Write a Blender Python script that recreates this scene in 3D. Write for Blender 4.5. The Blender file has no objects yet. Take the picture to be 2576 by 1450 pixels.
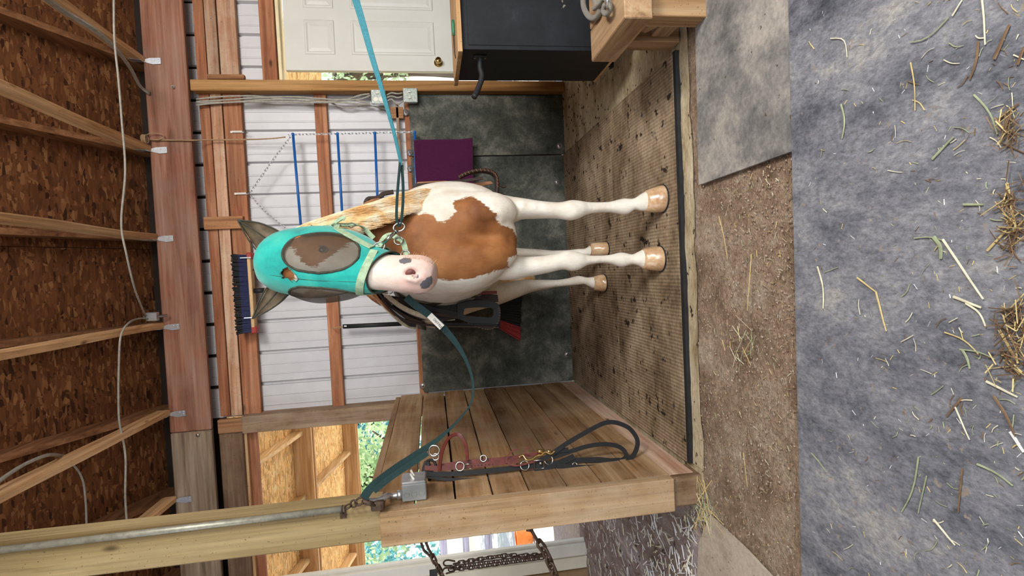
import bpy, bmesh, math, random
import numpy as np
from mathutils import Vector, Matrix, noise
random.seed(7); np.random.seed(7)
sc = bpy.context.scene
C = sc.collection
PI = math.pi
# ------------------------------------------------------------------ camera
F = 1326.4; CX, CY = 1288., 725.; H = 1.1
_r = np.array([3.03609839e-02, -1.50623142e-01, -5.14893974e-02])
def _rod(r):
    t = np.linalg.norm(r); k = r / t
    K = np.array([[0, -k[2], k[1]], [k[2], 0, -k[0]], [-k[1], k[0], 0]])
    return np.eye(3) + np.sin(t) * K + (1 - np.cos(t)) * K @ K
M = _rod(_r) @ np.array([[0, 0, -1], [-1, 0, 0], [0, 1, 0.]])
cam_d = bpy.data.cameras.new('camera'); cam = bpy.data.objects.new('camera', cam_d); C.objects.link(cam)
cam_d.sensor_width = 36; cam_d.lens = F / 2576 * 36; cam_d.clip_start = .05; cam_d.clip_end = 300
mw = Matrix.Identity(4)
for i in range(3):
    mw[i][0] = M[0][i]; mw[i][1] = -M[1][i]; mw[i][2] = -M[2][i]
mw[2][3] = H
cam.matrix_world = mw
sc.camera = cam
# ------------------------------------------------------------------ world, sun, lamps, exposure
w = bpy.data.worlds.new('sky'); sc.world = w; w.use_nodes = True
nt = w.node_tree; nt.nodes.clear()
bg = nt.nodes.new('ShaderNodeBackground'); wo = nt.nodes.new('ShaderNodeOutputWorld')
sk = nt.nodes.new('ShaderNodeTexSky'); sk.sky_type = 'NISHITA'; sk.sun_disc = False
sk.sun_elevation = math.radians(50); sk.sun_rotation = math.radians(200); sk.altitude = 100
nt.links.new(sk.outputs[0], bg.inputs[0]); bg.inputs[1].default_value = .42
nt.links.new(bg.outputs[0], wo.inputs[0])
def lamp(name, kind, loc, target, energy, col, size=None, size_y=None):
    d = bpy.data.lights.new(name, kind); d.energy = energy; d.color = col
    if kind == 'AREA':
        d.shape = 'RECTANGLE'; d.size = size; d.size_y = size_y
    o = bpy.data.objects.new(name, d); C.objects.link(o); o.location = loc
    v = Vector(target) - Vector(loc); o.rotation_euler = v.to_track_quat('-Z', 'Y').to_euler(); return o
sun = lamp('sun', 'SUN', (0, 0, 10), Vector((0, 0, 10)) + Vector((-.25, -.5, -1)), 10, (1, .95, .87)); sun.data.angle = .01
lamp('key_lamp_high_right', 'AREA', (2.35, -.3, 2.9), (.0, 3.0, .5), 185, (1.0, .975, .94), 1.3, 1.0)  # added key lamp, placed to follow the shadow direction; no window known there
lamp('daylight_from_barn_door', 'AREA', (1.2, -2.6, 2.1), (0, 3.2, .8), 120, (.96, .98, 1.0), 2.6, 2.0)
lamp('fill_lamp_left', 'AREA', (-3.2, .6, 1.9), (0, 3, .9), 22, (1.0, .97, .93), 2.0, 2.0)  # added weak fill lamp; the side wall has no door here
vs = sc.view_settings; vs.view_transform = 'Standard'; vs.look = 'None'; vs.exposure = 0.16; vs.gamma = 1; vs.use_curve_mapping = False
try: sc.cycles.max_bounces = 6; sc.cycles.transparent_max_bounces = 12
except Exception: pass

# ------------------------------------------------------------------ helpers
def on(x, y, ax, val):
    "point where the line of sight through a photo pixel meets a plane of the place"
    d = M.T @ np.array([(x - CX) / F, (y - CY) / F, 1.]); o = np.array([0, 0, H]); t = (val - o[ax]) / d[ax]
    return Vector(o + t * d)
def at(x, y, Y): return on(x, y, 1, Y)
def fl(x, y, z=0.0): return on(x, y, 2, z)
Mn = np.array(M)
def proj(P):
    P = np.asarray(P, float); c = (P - [0, 0, H]) @ Mn.T
    return np.stack([CX + F * c[..., 0] / c[..., 2], CY + F * c[..., 1] / c[..., 2]], -1)

def new_obj(name, me, mat=None, parent=None):
    o = bpy.data.objects.new(name, me); C.objects.link(o)
    if mat is not None and len(me.materials) == 0: me.materials.append(mat)
    if parent is not None: o.parent = parent
    return o
def wpos(o):
    v = Vector(o.location)
    while o.parent: o = o.parent; v = v + o.location
    return v
def build(name, bm, mat, parent=None, smooth=False, base=None):
    "bm holds world coordinates; the object gets its own origin"
    if base is None:
        base = wpos(parent) if parent is not None else Vector((0, 0, 0))
    off = base
    bmesh.ops.translate(bm, verts=bm.verts, vec=-off)
    bmesh.ops.recalc_face_normals(bm, faces=bm.faces)
    me = bpy.data.meshes.new(name); bm.to_mesh(me); bm.free()
    if smooth:
        for p in me.polygons: p.use_smooth = True
    o = new_obj(name, me, mat, parent)
    if parent is None: o.location = off
    return o
def thing(name, label, cat, loc=(0, 0, 0), group=None, kind=None):
    o = bpy.data.objects.new(name, None); C.objects.link(o); o.location = loc; o.empty_display_size = .1
    if kind: o['kind'] = kind
    if label: o['label'] = label
    if cat: o['category'] = cat
    if group: o['group'] = group
    return o
def tag(o, label=None, cat=None, group=None, kind=None):
    if label: o['label'] = label
    if cat: o['category'] = cat
    if group: o['group'] = group
    if kind: o['kind'] = kind
    return o
def bxf(bm, p0, p1, bev=0.0):
    "axis-aligned box between two corners"
    a = [min(p0[i], p1[i]) for i in range(3)]; b = [max(p0[i], p1[i]) for i in range(3)]
    vs_ = [bm.verts.new((x, y, z)) for x in (a[0], b[0]) for y in (a[1], b[1]) for z in (a[2], b[2])]
    fs = [(0, 1, 3, 2), (4, 6, 7, 5), (0, 4, 5, 1), (2, 3, 7, 6), (0, 2, 6, 4), (1, 5, 7, 3)]
    ff = [bm.faces.new([vs_[i] for i in f]) for f in fs]
    if bev > 0:
        es = list({e for f in ff for e in f.edges})
        bmesh.ops.bevel(bm, geom=es, offset=bev, segments=1, affect='EDGES')
    return bm
def box(name, p0, p1, mat, parent=None, bev=.002):
    bm = bmesh.new(); bxf(bm, p0, p1, bev); return build(name, bm, mat, parent, base=None if parent else Vector([(p0[0]+p1[0])/2, (p0[1]+p1[1])/2, min(p0[2], p1[2])]))
def prism(bm, pts, vec):
    a = [bm.verts.new(p) for p in pts]; b = [bm.verts.new(Vector(p) + Vector(vec)) for p in pts]
    bm.faces.new(a); bm.faces.new(b[::-1]); n = len(a)
    for i in range(n): bm.faces.new([a[i], b[i], b[(i + 1) % n], a[(i + 1) % n]])
    return bm
def beam(bm, a, b, wdt, hgt, up=(0, 0, 1)):
    "rectangular bar from a to b"
    a = Vector(a); b = Vector(b); d = (b - a).normalized(); up = Vector(up)
    s = d.cross(up).normalized(); u = s.cross(d).normalized()
    prism(bm, [a + s * (i * wdt / 2) + u * (j * hgt / 2) for i, j in ((-1, -1), (1, -1), (1, 1), (-1, 1))], b - a)
def spline(pts, n):
    "Catmull-Rom through points"
    P = [Vector(p) for p in pts]; P = [P[0] * 2 - P[1]] + P + [P[-1] * 2 - P[-2]]; out = []
    for i in range(1, len(P) - 2):
        for k in range(n):
            t = k / n; p0, p1, p2, p3 = P[i - 1:i + 3]
            out.append(.5 * ((2 * p1) + (p2 - p0) * t + (2 * p0 - 5 * p1 + 4 * p2 - p3) * t * t + (3 * p1 - p0 - 3 * p2 + p3) * t ** 3))
    out.append(P[-2]); return out
def tube(bm, pts, r, seg=8, closed=False, cap=True):
    pts = [Vector(p) for p in pts]; n = len(pts); rings = []; ref = None
    for i, p in enumerate(pts):
        a = pts[(i - 1) % n] if (closed or i > 0) else p; b = pts[(i + 1) % n] if (closed or i < n - 1) else p
        d = (b - a).normalized()
        if ref is None: ref = d.orthogonal().normalized()
        ref = (ref - d * ref.dot(d)); ref = ref.normalized() if ref.length > 1e-6 else d.orthogonal().normalized()
        s = d.cross(ref); rr = r[i] if isinstance(r, (list, tuple)) else r
        rings.append([bm.verts.new(p + (ref * math.cos(2 * PI * k / seg) + s * math.sin(2 * PI * k / seg)) * rr) for k in range(seg)])
    m = n if closed else n - 1
    for i in range(m):
        A = rings[i]; B = rings[(i + 1) % n]
        for k in range(seg): bm.faces.new([A[k], A[(k + 1) % seg], B[(k + 1) % seg], B[k]])
    if cap and not closed: bm.faces.new(rings[0][::-1]); bm.faces.new(rings[-1])
    return bm
def ribbon(bm, pts, nrm, wdt, th=.003, closed=False):
    "flat strap along pts; nrm: list of face normals (or one)"
    pts = [Vector(p) for p in pts]; n = len(pts); rings = []
    for i, p in enumerate(pts):
        a = pts[(i - 1) % n] if (closed or i > 0) else p; b = pts[(i + 1) % n] if (closed or i < n - 1) else p
        d = (b - a).normalized(); N = Vector(nrm[i] if isinstance(nrm, list) else nrm); N = (N - d * N.dot(d)).normalized()
        s = d.cross(N); ww = wdt[i] if isinstance(wdt, list) else wdt
        rings.append([bm.verts.new(p + s * (i_ * ww / 2) + N * (j_ * th / 2)) for i_, j_ in ((-1, -1), (1, -1), (1, 1), (-1, 1))])
    for i in range(n if closed else n - 1):
        A = rings[i]; B = rings[(i + 1) % n]
        for k in range(4): bm.faces.new([A[k], A[(k + 1) % 4], B[(k + 1) % 4], B[k]])
    if not closed: bm.faces.new(rings[0][::-1]); bm.faces.new(rings[-1])
    return bm
def ring(bm, c, nrm, R, r, seg=20, sx=1.0, upv=None):
    c = Vector(c); nrm = Vector(nrm).normalized(); u = Vector(upv) if upv is not None else nrm.orthogonal()
    u = (u - nrm * u.dot(nrm)).normalized(); v = nrm.cross(u)
    tube(bm, [c + u * math.cos(2 * PI * k / seg) * R * sx + v * math.sin(2 * PI * k / seg) * R for k in range(seg)], r, 6, closed=True)
def cyl(bm, a, b, r, seg=16, r2=None):
    tube(bm, [a, b], [r, r if r2 is None else r2], seg)
def ellipsoid(bm, c, r, rot=None, u=16, v=10):
    m = Matrix.Translation(Vector(c)) @ ((rot.to_4x4() if rot is not None else Matrix.Identity(4))) @ Matrix.Diagonal((r[0], r[1], r[2], 1))
    bmesh.ops.create_uvsphere(bm, u_segments=u, v_segments=v, radius=1, matrix=m)
def link_mesh(name, L, W, r):
    bm = bmesh.new(); pts = []
    for k in range(14):
        a = 2 * PI * k / 14; x = math.cos(a) * W; z = math.sin(a) * W + (L - W if math.sin(a) > 0 else -(L - W))
        pts.append((x, 0, z))
    tube(bm, pts, r, 5, closed=True); me = bpy.data.meshes.new(name); bm.to_mesh(me); bm.free()
    for p in me.polygons: p.use_smooth = True
    return me
def chain(root, pts, L, W, r, mat, name='chain_link', me=None):
    "individual links sharing one mesh laid along a path"
    me = me or link_mesh(name, L, W, r)
    if not me.materials: me.materials.append(mat)
    P = spline(pts, 24); seg = [0]
    for i in range(1, len(P)): seg.append(seg[-1] + (P[i] - P[i - 1]).length)
    step = 2 * L - 2 * r * 1.6; s = L; k = 0; base = wpos(root); j = 0
    while s < seg[-1] - L * .5:
        while j < len(seg) - 2 and seg[j + 1] < s: j += 1
        t = (s - seg[j]) / max(1e-6, seg[j + 1] - seg[j]); p = P[j].lerp(P[j + 1], t); d = (P[j + 1] - P[j]).normalized()
        o = bpy.data.objects.new(name, me); C.objects.link(o); o.parent = root; o.location = p - base
        q = d.to_track_quat('Z', 'Y'); o.rotation_mode = 'QUATERNION'
        o.rotation_quaternion = q @ Matrix.Rotation(PI / 4 + (PI / 2) * (k % 2), 3, 'Z').to_quaternion(); s += step; k += 1
    return me

# ------------------------------------------------------------------ materials
def nmat(name, rough=.7, metal=0.0, spec=.4):
    m = bpy.data.materials.new(name); m.use_nodes = True; t = m.node_tree; b = t.nodes['Principled BSDF']
    b.inputs['Roughness'].default_value = rough; b.inputs['Metallic'].default_value = metal
    b.inputs['Specular IOR Level'].default_value = spec
    return m, t, b
def N(t, k, **kw):
    n = t.nodes.new('ShaderNode' + k)
    for a, v in kw.items():
        if a.startswith('i_'):
            n.inputs[a[2:].replace('_', ' ')].default_value = v
        else: setattr(n, a, v)
    return n
def coords(t, scale=(1, 1, 1), rnd=True):
    tc = N(t, 'TexCoord'); mp = N(t, 'Mapping'); mp.inputs['Scale'].default_value = scale
    if rnd:
        oi = N(t, 'ObjectInfo'); mu = N(t, 'Math', operation='MULTIPLY'); mu.inputs[1].default_value = 37.0
        t.links.new(oi.outputs['Random'], mu.inputs[0]); va = N(t, 'VectorMath', operation='ADD')
        t.links.new(tc.outputs['Object'], va.inputs[0]); t.links.new(mu.outputs[0], va.inputs[1])
        t.links.new(va.outputs[0], mp.inputs['Vector'])
    else: t.links.new(tc.outputs['Object'], mp.inputs['Vector'])
    return mp.outputs[0]
def noise_n(t, vec, scale, detail=4, rough=.55, dist=0.0):
    n = N(t, 'TexNoise'); n.inputs['Scale'].default_value = scale; n.inputs['Detail'].default_value = detail
    n.inputs['Roughness'].default_value = rough; n.inputs['Distortion'].default_value = dist
    t.links.new(vec, n.inputs['Vector']); return n.outputs['Fac']
def ramp(t, fac, stops, interp='LINEAR'):
    r = N(t, 'ValToRGB'); cr = r.color_ramp; cr.interpolation = interp
    while len(cr.elements) < len(stops): cr.elements.new(.5)
    for e, (p, c) in zip(cr.elements, stops): e.position = p; e.color = (c[0], c[1], c[2], 1) if len(c) == 3 else c
    t.links.new(fac, r.inputs[0]); return r.outputs[0]
def mix(t, fac, a, b, mode='MIX'):
    m = N(t, 'Mix', data_type='RGBA', blend_type=mode)
    for s, v in ((m.inputs['Factor'], fac), (m.inputs['A'], a), (m.inputs['B'], b)):
        pass
    def put(sock, v):
        if isinstance(v, (int, float)): sock.default_value = v
        elif isinstance(v, tuple): sock.default_value = (v[0], v[1], v[2], 1)
        else: t.links.new(v, sock)
    put(m.inputs[0], fac); put(m.inputs[6], a); put(m.inputs[7], b)
    return m.outputs[2]
def bump(t, b, h, strength=.3, dist=.005):
    n = N(t, 'Bump'); n.inputs['Strength'].default_value = strength; n.inputs['Distance'].default_value = dist
    t.links.new(h, n.inputs['Height']); t.links.new(n.outputs[0], b.inputs['Normal'])
def plain(name, col, rough=.6, metal=0.0, var=.15, scale=25, bmp=.1):
    m, t, b = nmat(name, rough, metal)
    v = coords(t); f = noise_n(t, v, scale, 5)
    c = ramp(t, f, [(.3, tuple(x * (1 - var) for x in col)), (.7, tuple(min(1, x * (1 + var)) for x in col))])
    t.links.new(c, b.inputs['Base Color'])
    if bmp: bump(t, b, f, bmp, .002)
    return m
def wood(name, dark, mid, light, axis='x', rough=.75, dirt=None, dirt_amt=.5, knots=True, sc_=1.0):
    m, t, b = nmat(name, rough, 0, .25)
    s = [14, 14, 14]; s['xyz'.index(axis)] = .9
    v = coords(t, tuple(x * sc_ for x in s))
    f1 = noise_n(t, v, 1.3, 8, .62, .6)
    s2 = [60, 60, 60]; s2['xyz'.index(axis)] = 1.6
    v2 = coords(t, tuple(s2)); f2 = noise_n(t, v2, 1.2, 3, .5)
    c = ramp(t, f1, [(.33, dark), (.5, mid), (.66, light)])
    c = mix(t, .45, c, ramp(t, f2, [(.3, (.45, .45, .45)), (.62, (1, 1, 1))]), 'MULTIPLY')
    if knots:
        s3 = [3.2, 3.2, 3.2]; s3['xyz'.index(axis)] = 1.3
        v3 = coords(t, tuple(s3)); vo = N(t, 'TexVoronoi'); vo.inputs['Scale'].default_value = 1.6; t.links.new(v3, vo.inputs['Vector'])
        k = ramp(t, vo.outputs['Distance'], [(.03, (1, 1, 1)), (.085, (0, 0, 0))]); kk = N(t, 'RGBToBW'); t.links.new(k, kk.inputs[0])
        c = mix(t, kk.outputs[0], c, tuple(x * .35 for x in dark))
    if dirt:
        vd = coords(t, (1, 1, 1)); fd = noise_n(t, vd, 3.5, 7, .65); fm = ramp(t, fd, [(.42, (0, 0, 0)), (.68, (1, 1, 1))])
        k2 = N(t, 'RGBToBW'); t.links.new(fm, k2.inputs[0]); mu = N(t, 'Math', operation='MULTIPLY'); mu.inputs[1].default_value = dirt_amt
        t.links.new(k2.outputs[0], mu.inputs[0]); c = mix(t, mu.outputs[0], c, dirt)
    oi = N(t, 'ObjectInfo'); c = mix(t, 1.0, c, ramp(t, oi.outputs['Random'], [(0, (.78, .76, .74)), (1, (1.18, 1.16, 1.12))]), 'MULTIPLY')
    vf = coords(t, (1, 1, 1)); ff = noise_n(t, vf, 110, 2, .5); c = mix(t, .75, c, ramp(t, ff, [(.27, (.35, .28, .22)), (.325, (1, 1, 1))]), 'MULTIPLY')
    t.links.new(c, b.inputs['Base Color']); bump(t, b, f2, .3, .003); return m
def osb(name, base, dark, light):
    m, t, b = nmat(name, .85, 0, .15)
    v = coords(t, (1, 1, 1)); d = noise_n(t, v, 6, 3)
    c = None
    tc = N(t, 'TexCoord')
    cols = []
    for k, rot in enumerate((.3, 1.25, 2.3)):
        mp = N(t, 'Mapping'); mp.inputs['Rotation'].default_value = (0, 0, rot); mp.inputs['Scale'].default_value = (14, 60, 14)
        mp.inputs['Location'].default_value = (k * 3.1, k * 1.7, 0); t.links.new(tc.outputs['Object'], mp.inputs[0])
        vo = N(t, 'TexVoronoi'); vo.inputs['Scale'].default_value = 1.0; t.links.new(mp.outputs[0], vo.inputs['Vector'])
        cols.append(vo.outputs['Color'])
    bw = []
    for cc in cols:
        k = N(t, 'SeparateColor'); t.links.new(cc, k.inputs[0]); bw.append(k.outputs[0])
    n1 = noise_n(t, v, 9, 2); mm = N(t, 'Mix', data_type='FLOAT'); 
    gt = N(t, 'Math', operation='GREATER_THAN'); gt.inputs[1].default_value = .5; t.links.new(n1, gt.inputs[0])
    t.links.new(gt.outputs[0], mm.inputs[0]); t.links.new(bw[0], mm.inputs[2]); t.links.new(bw[1], mm.inputs[3])
    n2 = noise_n(t, v, 13, 2); gt2 = N(t, 'Math', operation='GREATER_THAN'); gt2.inputs[1].default_value = .56; t.links.new(n2, gt2.inputs[0])
    mm2 = N(t, 'Mix', data_type='FLOAT'); t.links.new(gt2.outputs[0], mm2.inputs[0]); t.links.new(mm.outputs[0], mm2.inputs[2]); t.links.new(bw[2], mm2.inputs[3])
    c = ramp(t, mm2.outputs[0], [(.0, dark), (.14, tuple(x * .75 for x in base)), (.5, base), (.8, tuple(x * 1.25 for x in base)), (1, light)])
    c = mix(t, .5, c, ramp(t, d, [(.3, (.6, .55, .5)), (.7, (1, 1, 1))]), 'MULTIPLY')
    t.links.new(c, b.inputs['Base Color']); bump(t, b, mm2.outputs[0], .3, .002); return m
def ground(name, stops, s1=2.5, s2=45, speck=None, speck_col=(.02, .015, .01), bstr=.6, bd=.01, stretch=(1, 1, 1), rough=.92, fine=.5):
    m, t, b = nmat(name, rough, 0, .2)
    v = coords(t, stretch, rnd=False); f1 = noise_n(t, v, s1, 10, .74, .15); f2 = noise_n(t, v, s2, 5, .75)
    c = ramp(t, f1, stops)
    c = mix(t, fine, c, ramp(t, f2, [(.3, (.35, .33, .3)), (.52, (.95, .95, .95)), (.72, (1.5, 1.48, 1.42))]), 'MULTIPLY')
    h = f2
    if speck:
        v3 = coords(t, (1, 1, 1), rnd=False); sp = noise_n(t, v3, speck[0], 3, .6)
        r = ramp(t, sp, [(speck[1], (0, 0, 0)), (speck[1] + .05, (1, 1, 1))]); k = N(t, 'RGBToBW'); t.links.new(r, k.inputs[0])
        c = mix(t, k.outputs[0], c, speck_col)
    t.links.new(c, b.inputs['Base Color']); bump(t, b, h, bstr, bd); return m

CONDUIT = plain('dull_conduit', (.36, .35, .28), .45, .4, .25, 40, .1)
W_RED = wood('red_lumber', (.20, .065, .03), (.40, .155, .075), (.55, .27, .15), 'x', dirt=(.28, .17, .10), dirt_amt=.35)
W_RED_Z = wood('red_stud', (.20, .08, .035), (.38, .18, .08), (.50, .27, .13), 'z', dirt=(.22, .15, .09), dirt_amt=.4)
W_BEAM = wood('beam_wood', (.19, .07, .04), (.36, .16, .10), (.45, .25, .18), 'x', dirt=(.30, .22, .18), dirt_amt=.4)
W_GREY = wood('grey_beam', (.13, .09, .06), (.24, .17, .12), (.32, .25, .19), 'x', dirt=(.2, .17, .12))
W_ORANGE_Z = wood('orange_post', (.25, .115, .035), (.42, .225, .08), (.53, .31, .13), 'z', sc_=.7)
W_YEL_Z = wood('treated_post', (.19, .13, .05), (.34, .255, .12), (.46, .36, .19), 'z', dirt=(.26, .19, .11), dirt_amt=.35, sc_=.7)
W_TAN_Z = wood('dusty_post_board', (.25, .15, .07), (.37, .245, .13), (.47, .34, .21), 'z', dirt=(.46, .36, .26), dirt_amt=.6, knots=False, sc_=.6)
W_PLANK = wood('partition_plank', (.16, .08, .032), (.32, .185, .085), (.47, .315, .175), 'y', dirt=(.47, .355, .235), dirt_amt=.5, sc_=.6)
W_PINKP = wood('pink_plank', (.42, .22, .14), (.58, .36, .25), (.68, .50, .38), 'y', dirt=(.6, .48, .38), dirt_amt=.5)
W_JOIST = wood('joist_wood', (.46, .23, .09), (.72, .43, .21), (.84, .58, .33), 'y', dirt=(.40, .26, .14), dirt_amt=.3)
W_BRIGHT = wood('bright_lumber', (.50, .26, .11), (.68, .42, .21), (.80, .58, .34), 'x')  # pale tone puts the outside sunlight into the lean-to beams
W_BRIGHT_Y = wood('bright_lumber_rafter', (.62, .38, .18), (.78, .55, .30), (.88, .70, .45), 'y')  # paler still, so the lean-to rafters carry sunlight in their colour
W_BLOCK = wood('mounting_block_wood', (.24, .13, .06), (.41, .25, .13), (.52, .36, .21), 'y', dirt=(.5, .38, .24), dirt_amt=.4)
W_BLOCK_X = wood('mounting_block_wood_x', (.20, .10, .05), (.34, .19, .10), (.46, .3, .19), 'x', dirt=(.5, .38, .24), dirt_amt=.4)
W_DARK = wood('dark_stall_wood', (.05, .03, .02), (.10, .06, .035), (.15, .09, .05), 'z')
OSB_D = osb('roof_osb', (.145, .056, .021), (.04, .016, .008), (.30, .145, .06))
OSB_L = osb('lean_to_osb_sunlit', (.85, .56, .25), (.55, .28, .10), (.95, .76, .45))  # lighter copy of the roof board, with bounced sunlight put into the colour
SIDING = plain('white_siding', (.60, .59, .60), .42, 0, .05, 8, 0)
WMAT = ground('wall_rubber', [(.36, (.028, .031, .025)), (.5, (.075, .080, .066)), (.64, (.20, .19, .155))], 3.0, 60, bstr=.25, bd=.003, rough=.8)
MAT_F = ground('floor_rubber', [(.34, (.065, .07, .085)), (.45, (.165, .172, .195)), (.56, (.275, .28, .30)), (.68, (.44, .42, .385))], 3.2, 60, (34, .66), (.30, .26, .21), .5, .005, (1.5, .8, 1), fine=.7)
MAT_G = ground('dusty_floor_rubber', [(.36, (.10, .098, .095)), (.48, (.235, .225, .21)), (.62, (.43, .395, .34))], 3.0, 60, (38, .68), (.10, .07, .04), .3, .004, fine=.4)
MAT_TAN = ground('tan_rubber', [(.28, (.30, .24, .18)), (.5, (.50, .42, .33)), (.75, (.58, .50, .41))], 3, 60, (38, .68), (.18, .11, .06), .25, .003, fine=.35)
DIRT = ground('packed_dirt', [(.34, (.22, .14, .088)), (.5, (.44, .315, .215)), (.66, (.64, .52, .39))], 4, 55, (38, .66), (.66, .58, .48), 1.0, .02, fine=.7)
CONC = ground('stall_concrete', [(.34, (.24, .17, .085)), (.48, (.48, .385, .235)), (.66, (.68, .59, .42))], 4, 60, (16, .63), (.035, .022, .012), .6, .008, (.6, 1.4, 1))
def ribbed():
    m = ground('ribbed_rubber', [(.34, (.105, .068, .036)), (.48, (.28, .20, .122)), (.64, (.47, .36, .24))], 3.4, 60, (13, .62), (.03, .02, .012), .4, .004, (.7, 1.2, 1))
    t = m.node_tree; b = t.nodes['Principled BSDF']; c0 = b.inputs['Base Color'].links[0].from_socket
    v = coords(t, (1, 1, 1), rnd=False); wv = N(t, 'TexWave', bands_direction='X'); wv.inputs['Scale'].default_value = 19; t.links.new(v, wv.inputs[0])
    c = mix(t, .42, c0, ramp(t, wv.outputs['Fac'], [(.25, (.5, .5, .5)), (.6, (1, 1, 1))]), 'MULTIPLY'); t.links.new(c, b.inputs['Base Color'])
    for l in list(b.inputs['Normal'].links): t.links.remove(l)
    bump(t, b, wv.outputs['Fac'], .5, .004); return m
MAT_RIB = ribbed()
SHAV = ground('stall_bedding', [(.28, (.16, .10, .06)), (.5, (.38, .30, .27)), (.72, (.62, .58, .60))], 4, 40, (16, .64), (.06, .035, .02), 1, .02, (1.2, .5, 1))
GALV = plain('galvanized_steel', (.62, .64, .66), .38, .85, .12, 60, .05)
NICKEL = plain('nickel', (.50, .49, .46), .25, 1.0, .05, 20, 0)
BRASS = plain('brass', (.75, .58, .25), .25, 1.0, .1, 20, 0)
RUST = plain('rusty_steel', (.10, .065, .045), .6, .6, .4, 60, .3)
DOORW = plain('cream_door_paint', (.66, .655, .60), .5, 0, .04, 4, .03)
WHITE = plain('white_paint', (.80, .78, .70), .5, 0, .06, 8, .05)
BLACKP = ground('black_cabinet_paint', [(.35, (.010, .011, .013)), (.6, (.018, .020, .024)), (.85, (.05, .055, .06))], 3, 40, (9, .69), (.42, .38, .30), .05, .001, rough=.6, fine=.2)
BLACKS = plain('black_laminate', (.012, .012, .011), .5, 0, .3, 6, .03)
BLACKR = plain('black_rubber', (.015, .015, .016), .6, 0, .3, 30, .1)
PLY = wood('plywood_edge', (.52, .29, .12), (.68, .42, .2), (.78, .54, .3), 'x', knots=False)
BLUE = plain('blue_enamel', (.015, .12, .42), .3, 0, .1, 10, 0)
def cloth(name, col, rough=.9, var=.25, sc_=90, bs=.5):
    m, t, b = nmat(name, rough, 0, .15); v = coords(t); f = noise_n(t, v, sc_, 5, .7); g = noise_n(t, v, 5, 4)
    c = ramp(t, f, [(.3, tuple(x * (1 - var) for x in col)), (.7, tuple(min(1, x * (1 + var)) for x in col))])
    c = mix(t, .5, c, ramp(t, g, [(.3, (.7, .7, .7)), (.65, (1, 1, 1))]), 'MULTIPLY')
    t.links.new(c, b.inputs['Base Color']); bump(t, b, f, bs, .004); b.inputs['Sheen Weight'].default_value = .2; return m
PURPLE = cloth('purple_towel', (.068, .008, .042), sc_=130)
TEALW = plain('teal_webbing', (.035, .18, .22), .8, 0, .2, 120, .3)
GREENW = plain('dark_green_webbing', (.011, .036, .036), .75, 0, .2, 120, .3)
HALTER = plain('faded_green_webbing', (.33, .45, .29), .85, 0, .3, 40, .3)
LEATH_B = plain('black_leather', (.006, .006, .007), .6, 0, .3, 40, .15)
LEATH_R = plain('burgundy_leather', (.13, .022, .015), .45, 0, .3, 40, .15)
LEATH_D = plain('dark_brown_leather', (.024, .011, .006), .6, 0, .35, 30, .2)
LEATH_T = plain('tan_leather', (.25, .10, .035), .55, 0, .4, 25, .2)
FLEECE = cloth('cream_fleece', (.62, .52, .38), sc_=60, bs=1)
ROPE = cloth('grey_rope', (.22, .20, .16), sc_=150)
TWINE = cloth('baler_twine', (.42, .27, .14), sc_=150)
CABLE = plain('grey_cable', (.34, .32, .27), .5, 0, .2, 40, .1)
BRIS_B = plain('black_bristle', (.012, .012, .014), .7, 0, .3, 80, .3)
BRIS_N = plain('navy_bristle', (.012, .016, .07), .6, 0, .3, 80, .3)
BRIS_R = plain('red_bristle', (.32, .03, .03), .7, 0, .3, 80, .3)
REDP = plain('red_paint', (.35, .04, .03), .5, 0, .2, 30, .1)
BOXG = plain('grey_box_paint', (.33, .34, .33), .45, .2, .1, 20, .05)
PLASTW = plain('ivory_plastic', (.75, .72, .63), .4, 0, .05, 20, 0)
STRAW = [plain('yellow_straw', (.62, .48, .20), .7, 0, .25, 30, 0), plain('pale_straw', (.72, .68, .48), .7, 0, .2, 30, 0), plain('green_hay', (.34, .38, .22), .7, 0, .25, 30, 0), plain('brown_stem', (.20, .12, .06), .8, 0, .3, 30, 0), plain('bleached_straw', (.78, .78, .76), .7, 0, .1, 30, 0)]
# ================================================================== SETTING
YW = 4.15; YG = 4.17; YS = 4.215
def zz(x, y, Y=YG): return at(x, y, Y).z
def xx(x, y, Y=YG): return at(x, y, Y).x
floor = thing('floor', None, None, (0, 0, 0), kind='structure')
def slab(name, pts, z0, z1, mat, parent=None, sub=0):
    bm = bmesh.new(); prism(bm, [(p[0], p[1], z0) for p in pts], (0, 0, z1 - z0))
    return build(name, bm, mat, parent, base=None if parent else Vector((sum(p[0] for p in pts) / len(pts), sum(p[1] for p in pts) / len(pts), z0)))
def bumpy(name, x0, x1, y0, y1, z, mat, parent, res=.03, amp=.012, sc_=6.):
    nx = int((x1 - x0) / res) + 1; ny = int((y1 - y0) / res) + 1; V = []; Fc = []
    for j in range(ny):
        for i in range(nx):
            x = x0 + (x1 - x0) * i / (nx - 1); y = y0 + (y1 - y0) * j / (ny - 1)
            h = noise.fractal(Vector((x * sc_, y * sc_, 0)), 1.0, 2.0, 5) * amp
            V.append((x, y, z + h))
    for j in range(ny - 1):
        for i in range(nx - 1): a = j * nx + i; Fc.append((a, a + 1, a + nx + 1, a + nx))
    me = bpy.data.meshes.new(name); me.from_pydata(V, [], Fc); me.update()
    for p in me.polygons: p.use_smooth = True
    o = new_obj(name, me, mat, parent); return o
slab('concrete_base', [(-1.0, 2.11), (2.6, 2.11), (2.6, 4.4), (-1.0, 4.4)], -.15, -.012, CONC, floor)
bumpy('packed_dirt', -4.5, 3.5, -3.0, 2.13, -.016, DIRT, floor, .04, .010)
bumpy('stall_ground', -4.5, -.98, 2.05, 4.3, -.03, SHAV, floor, .03, .014, 7)
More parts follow.
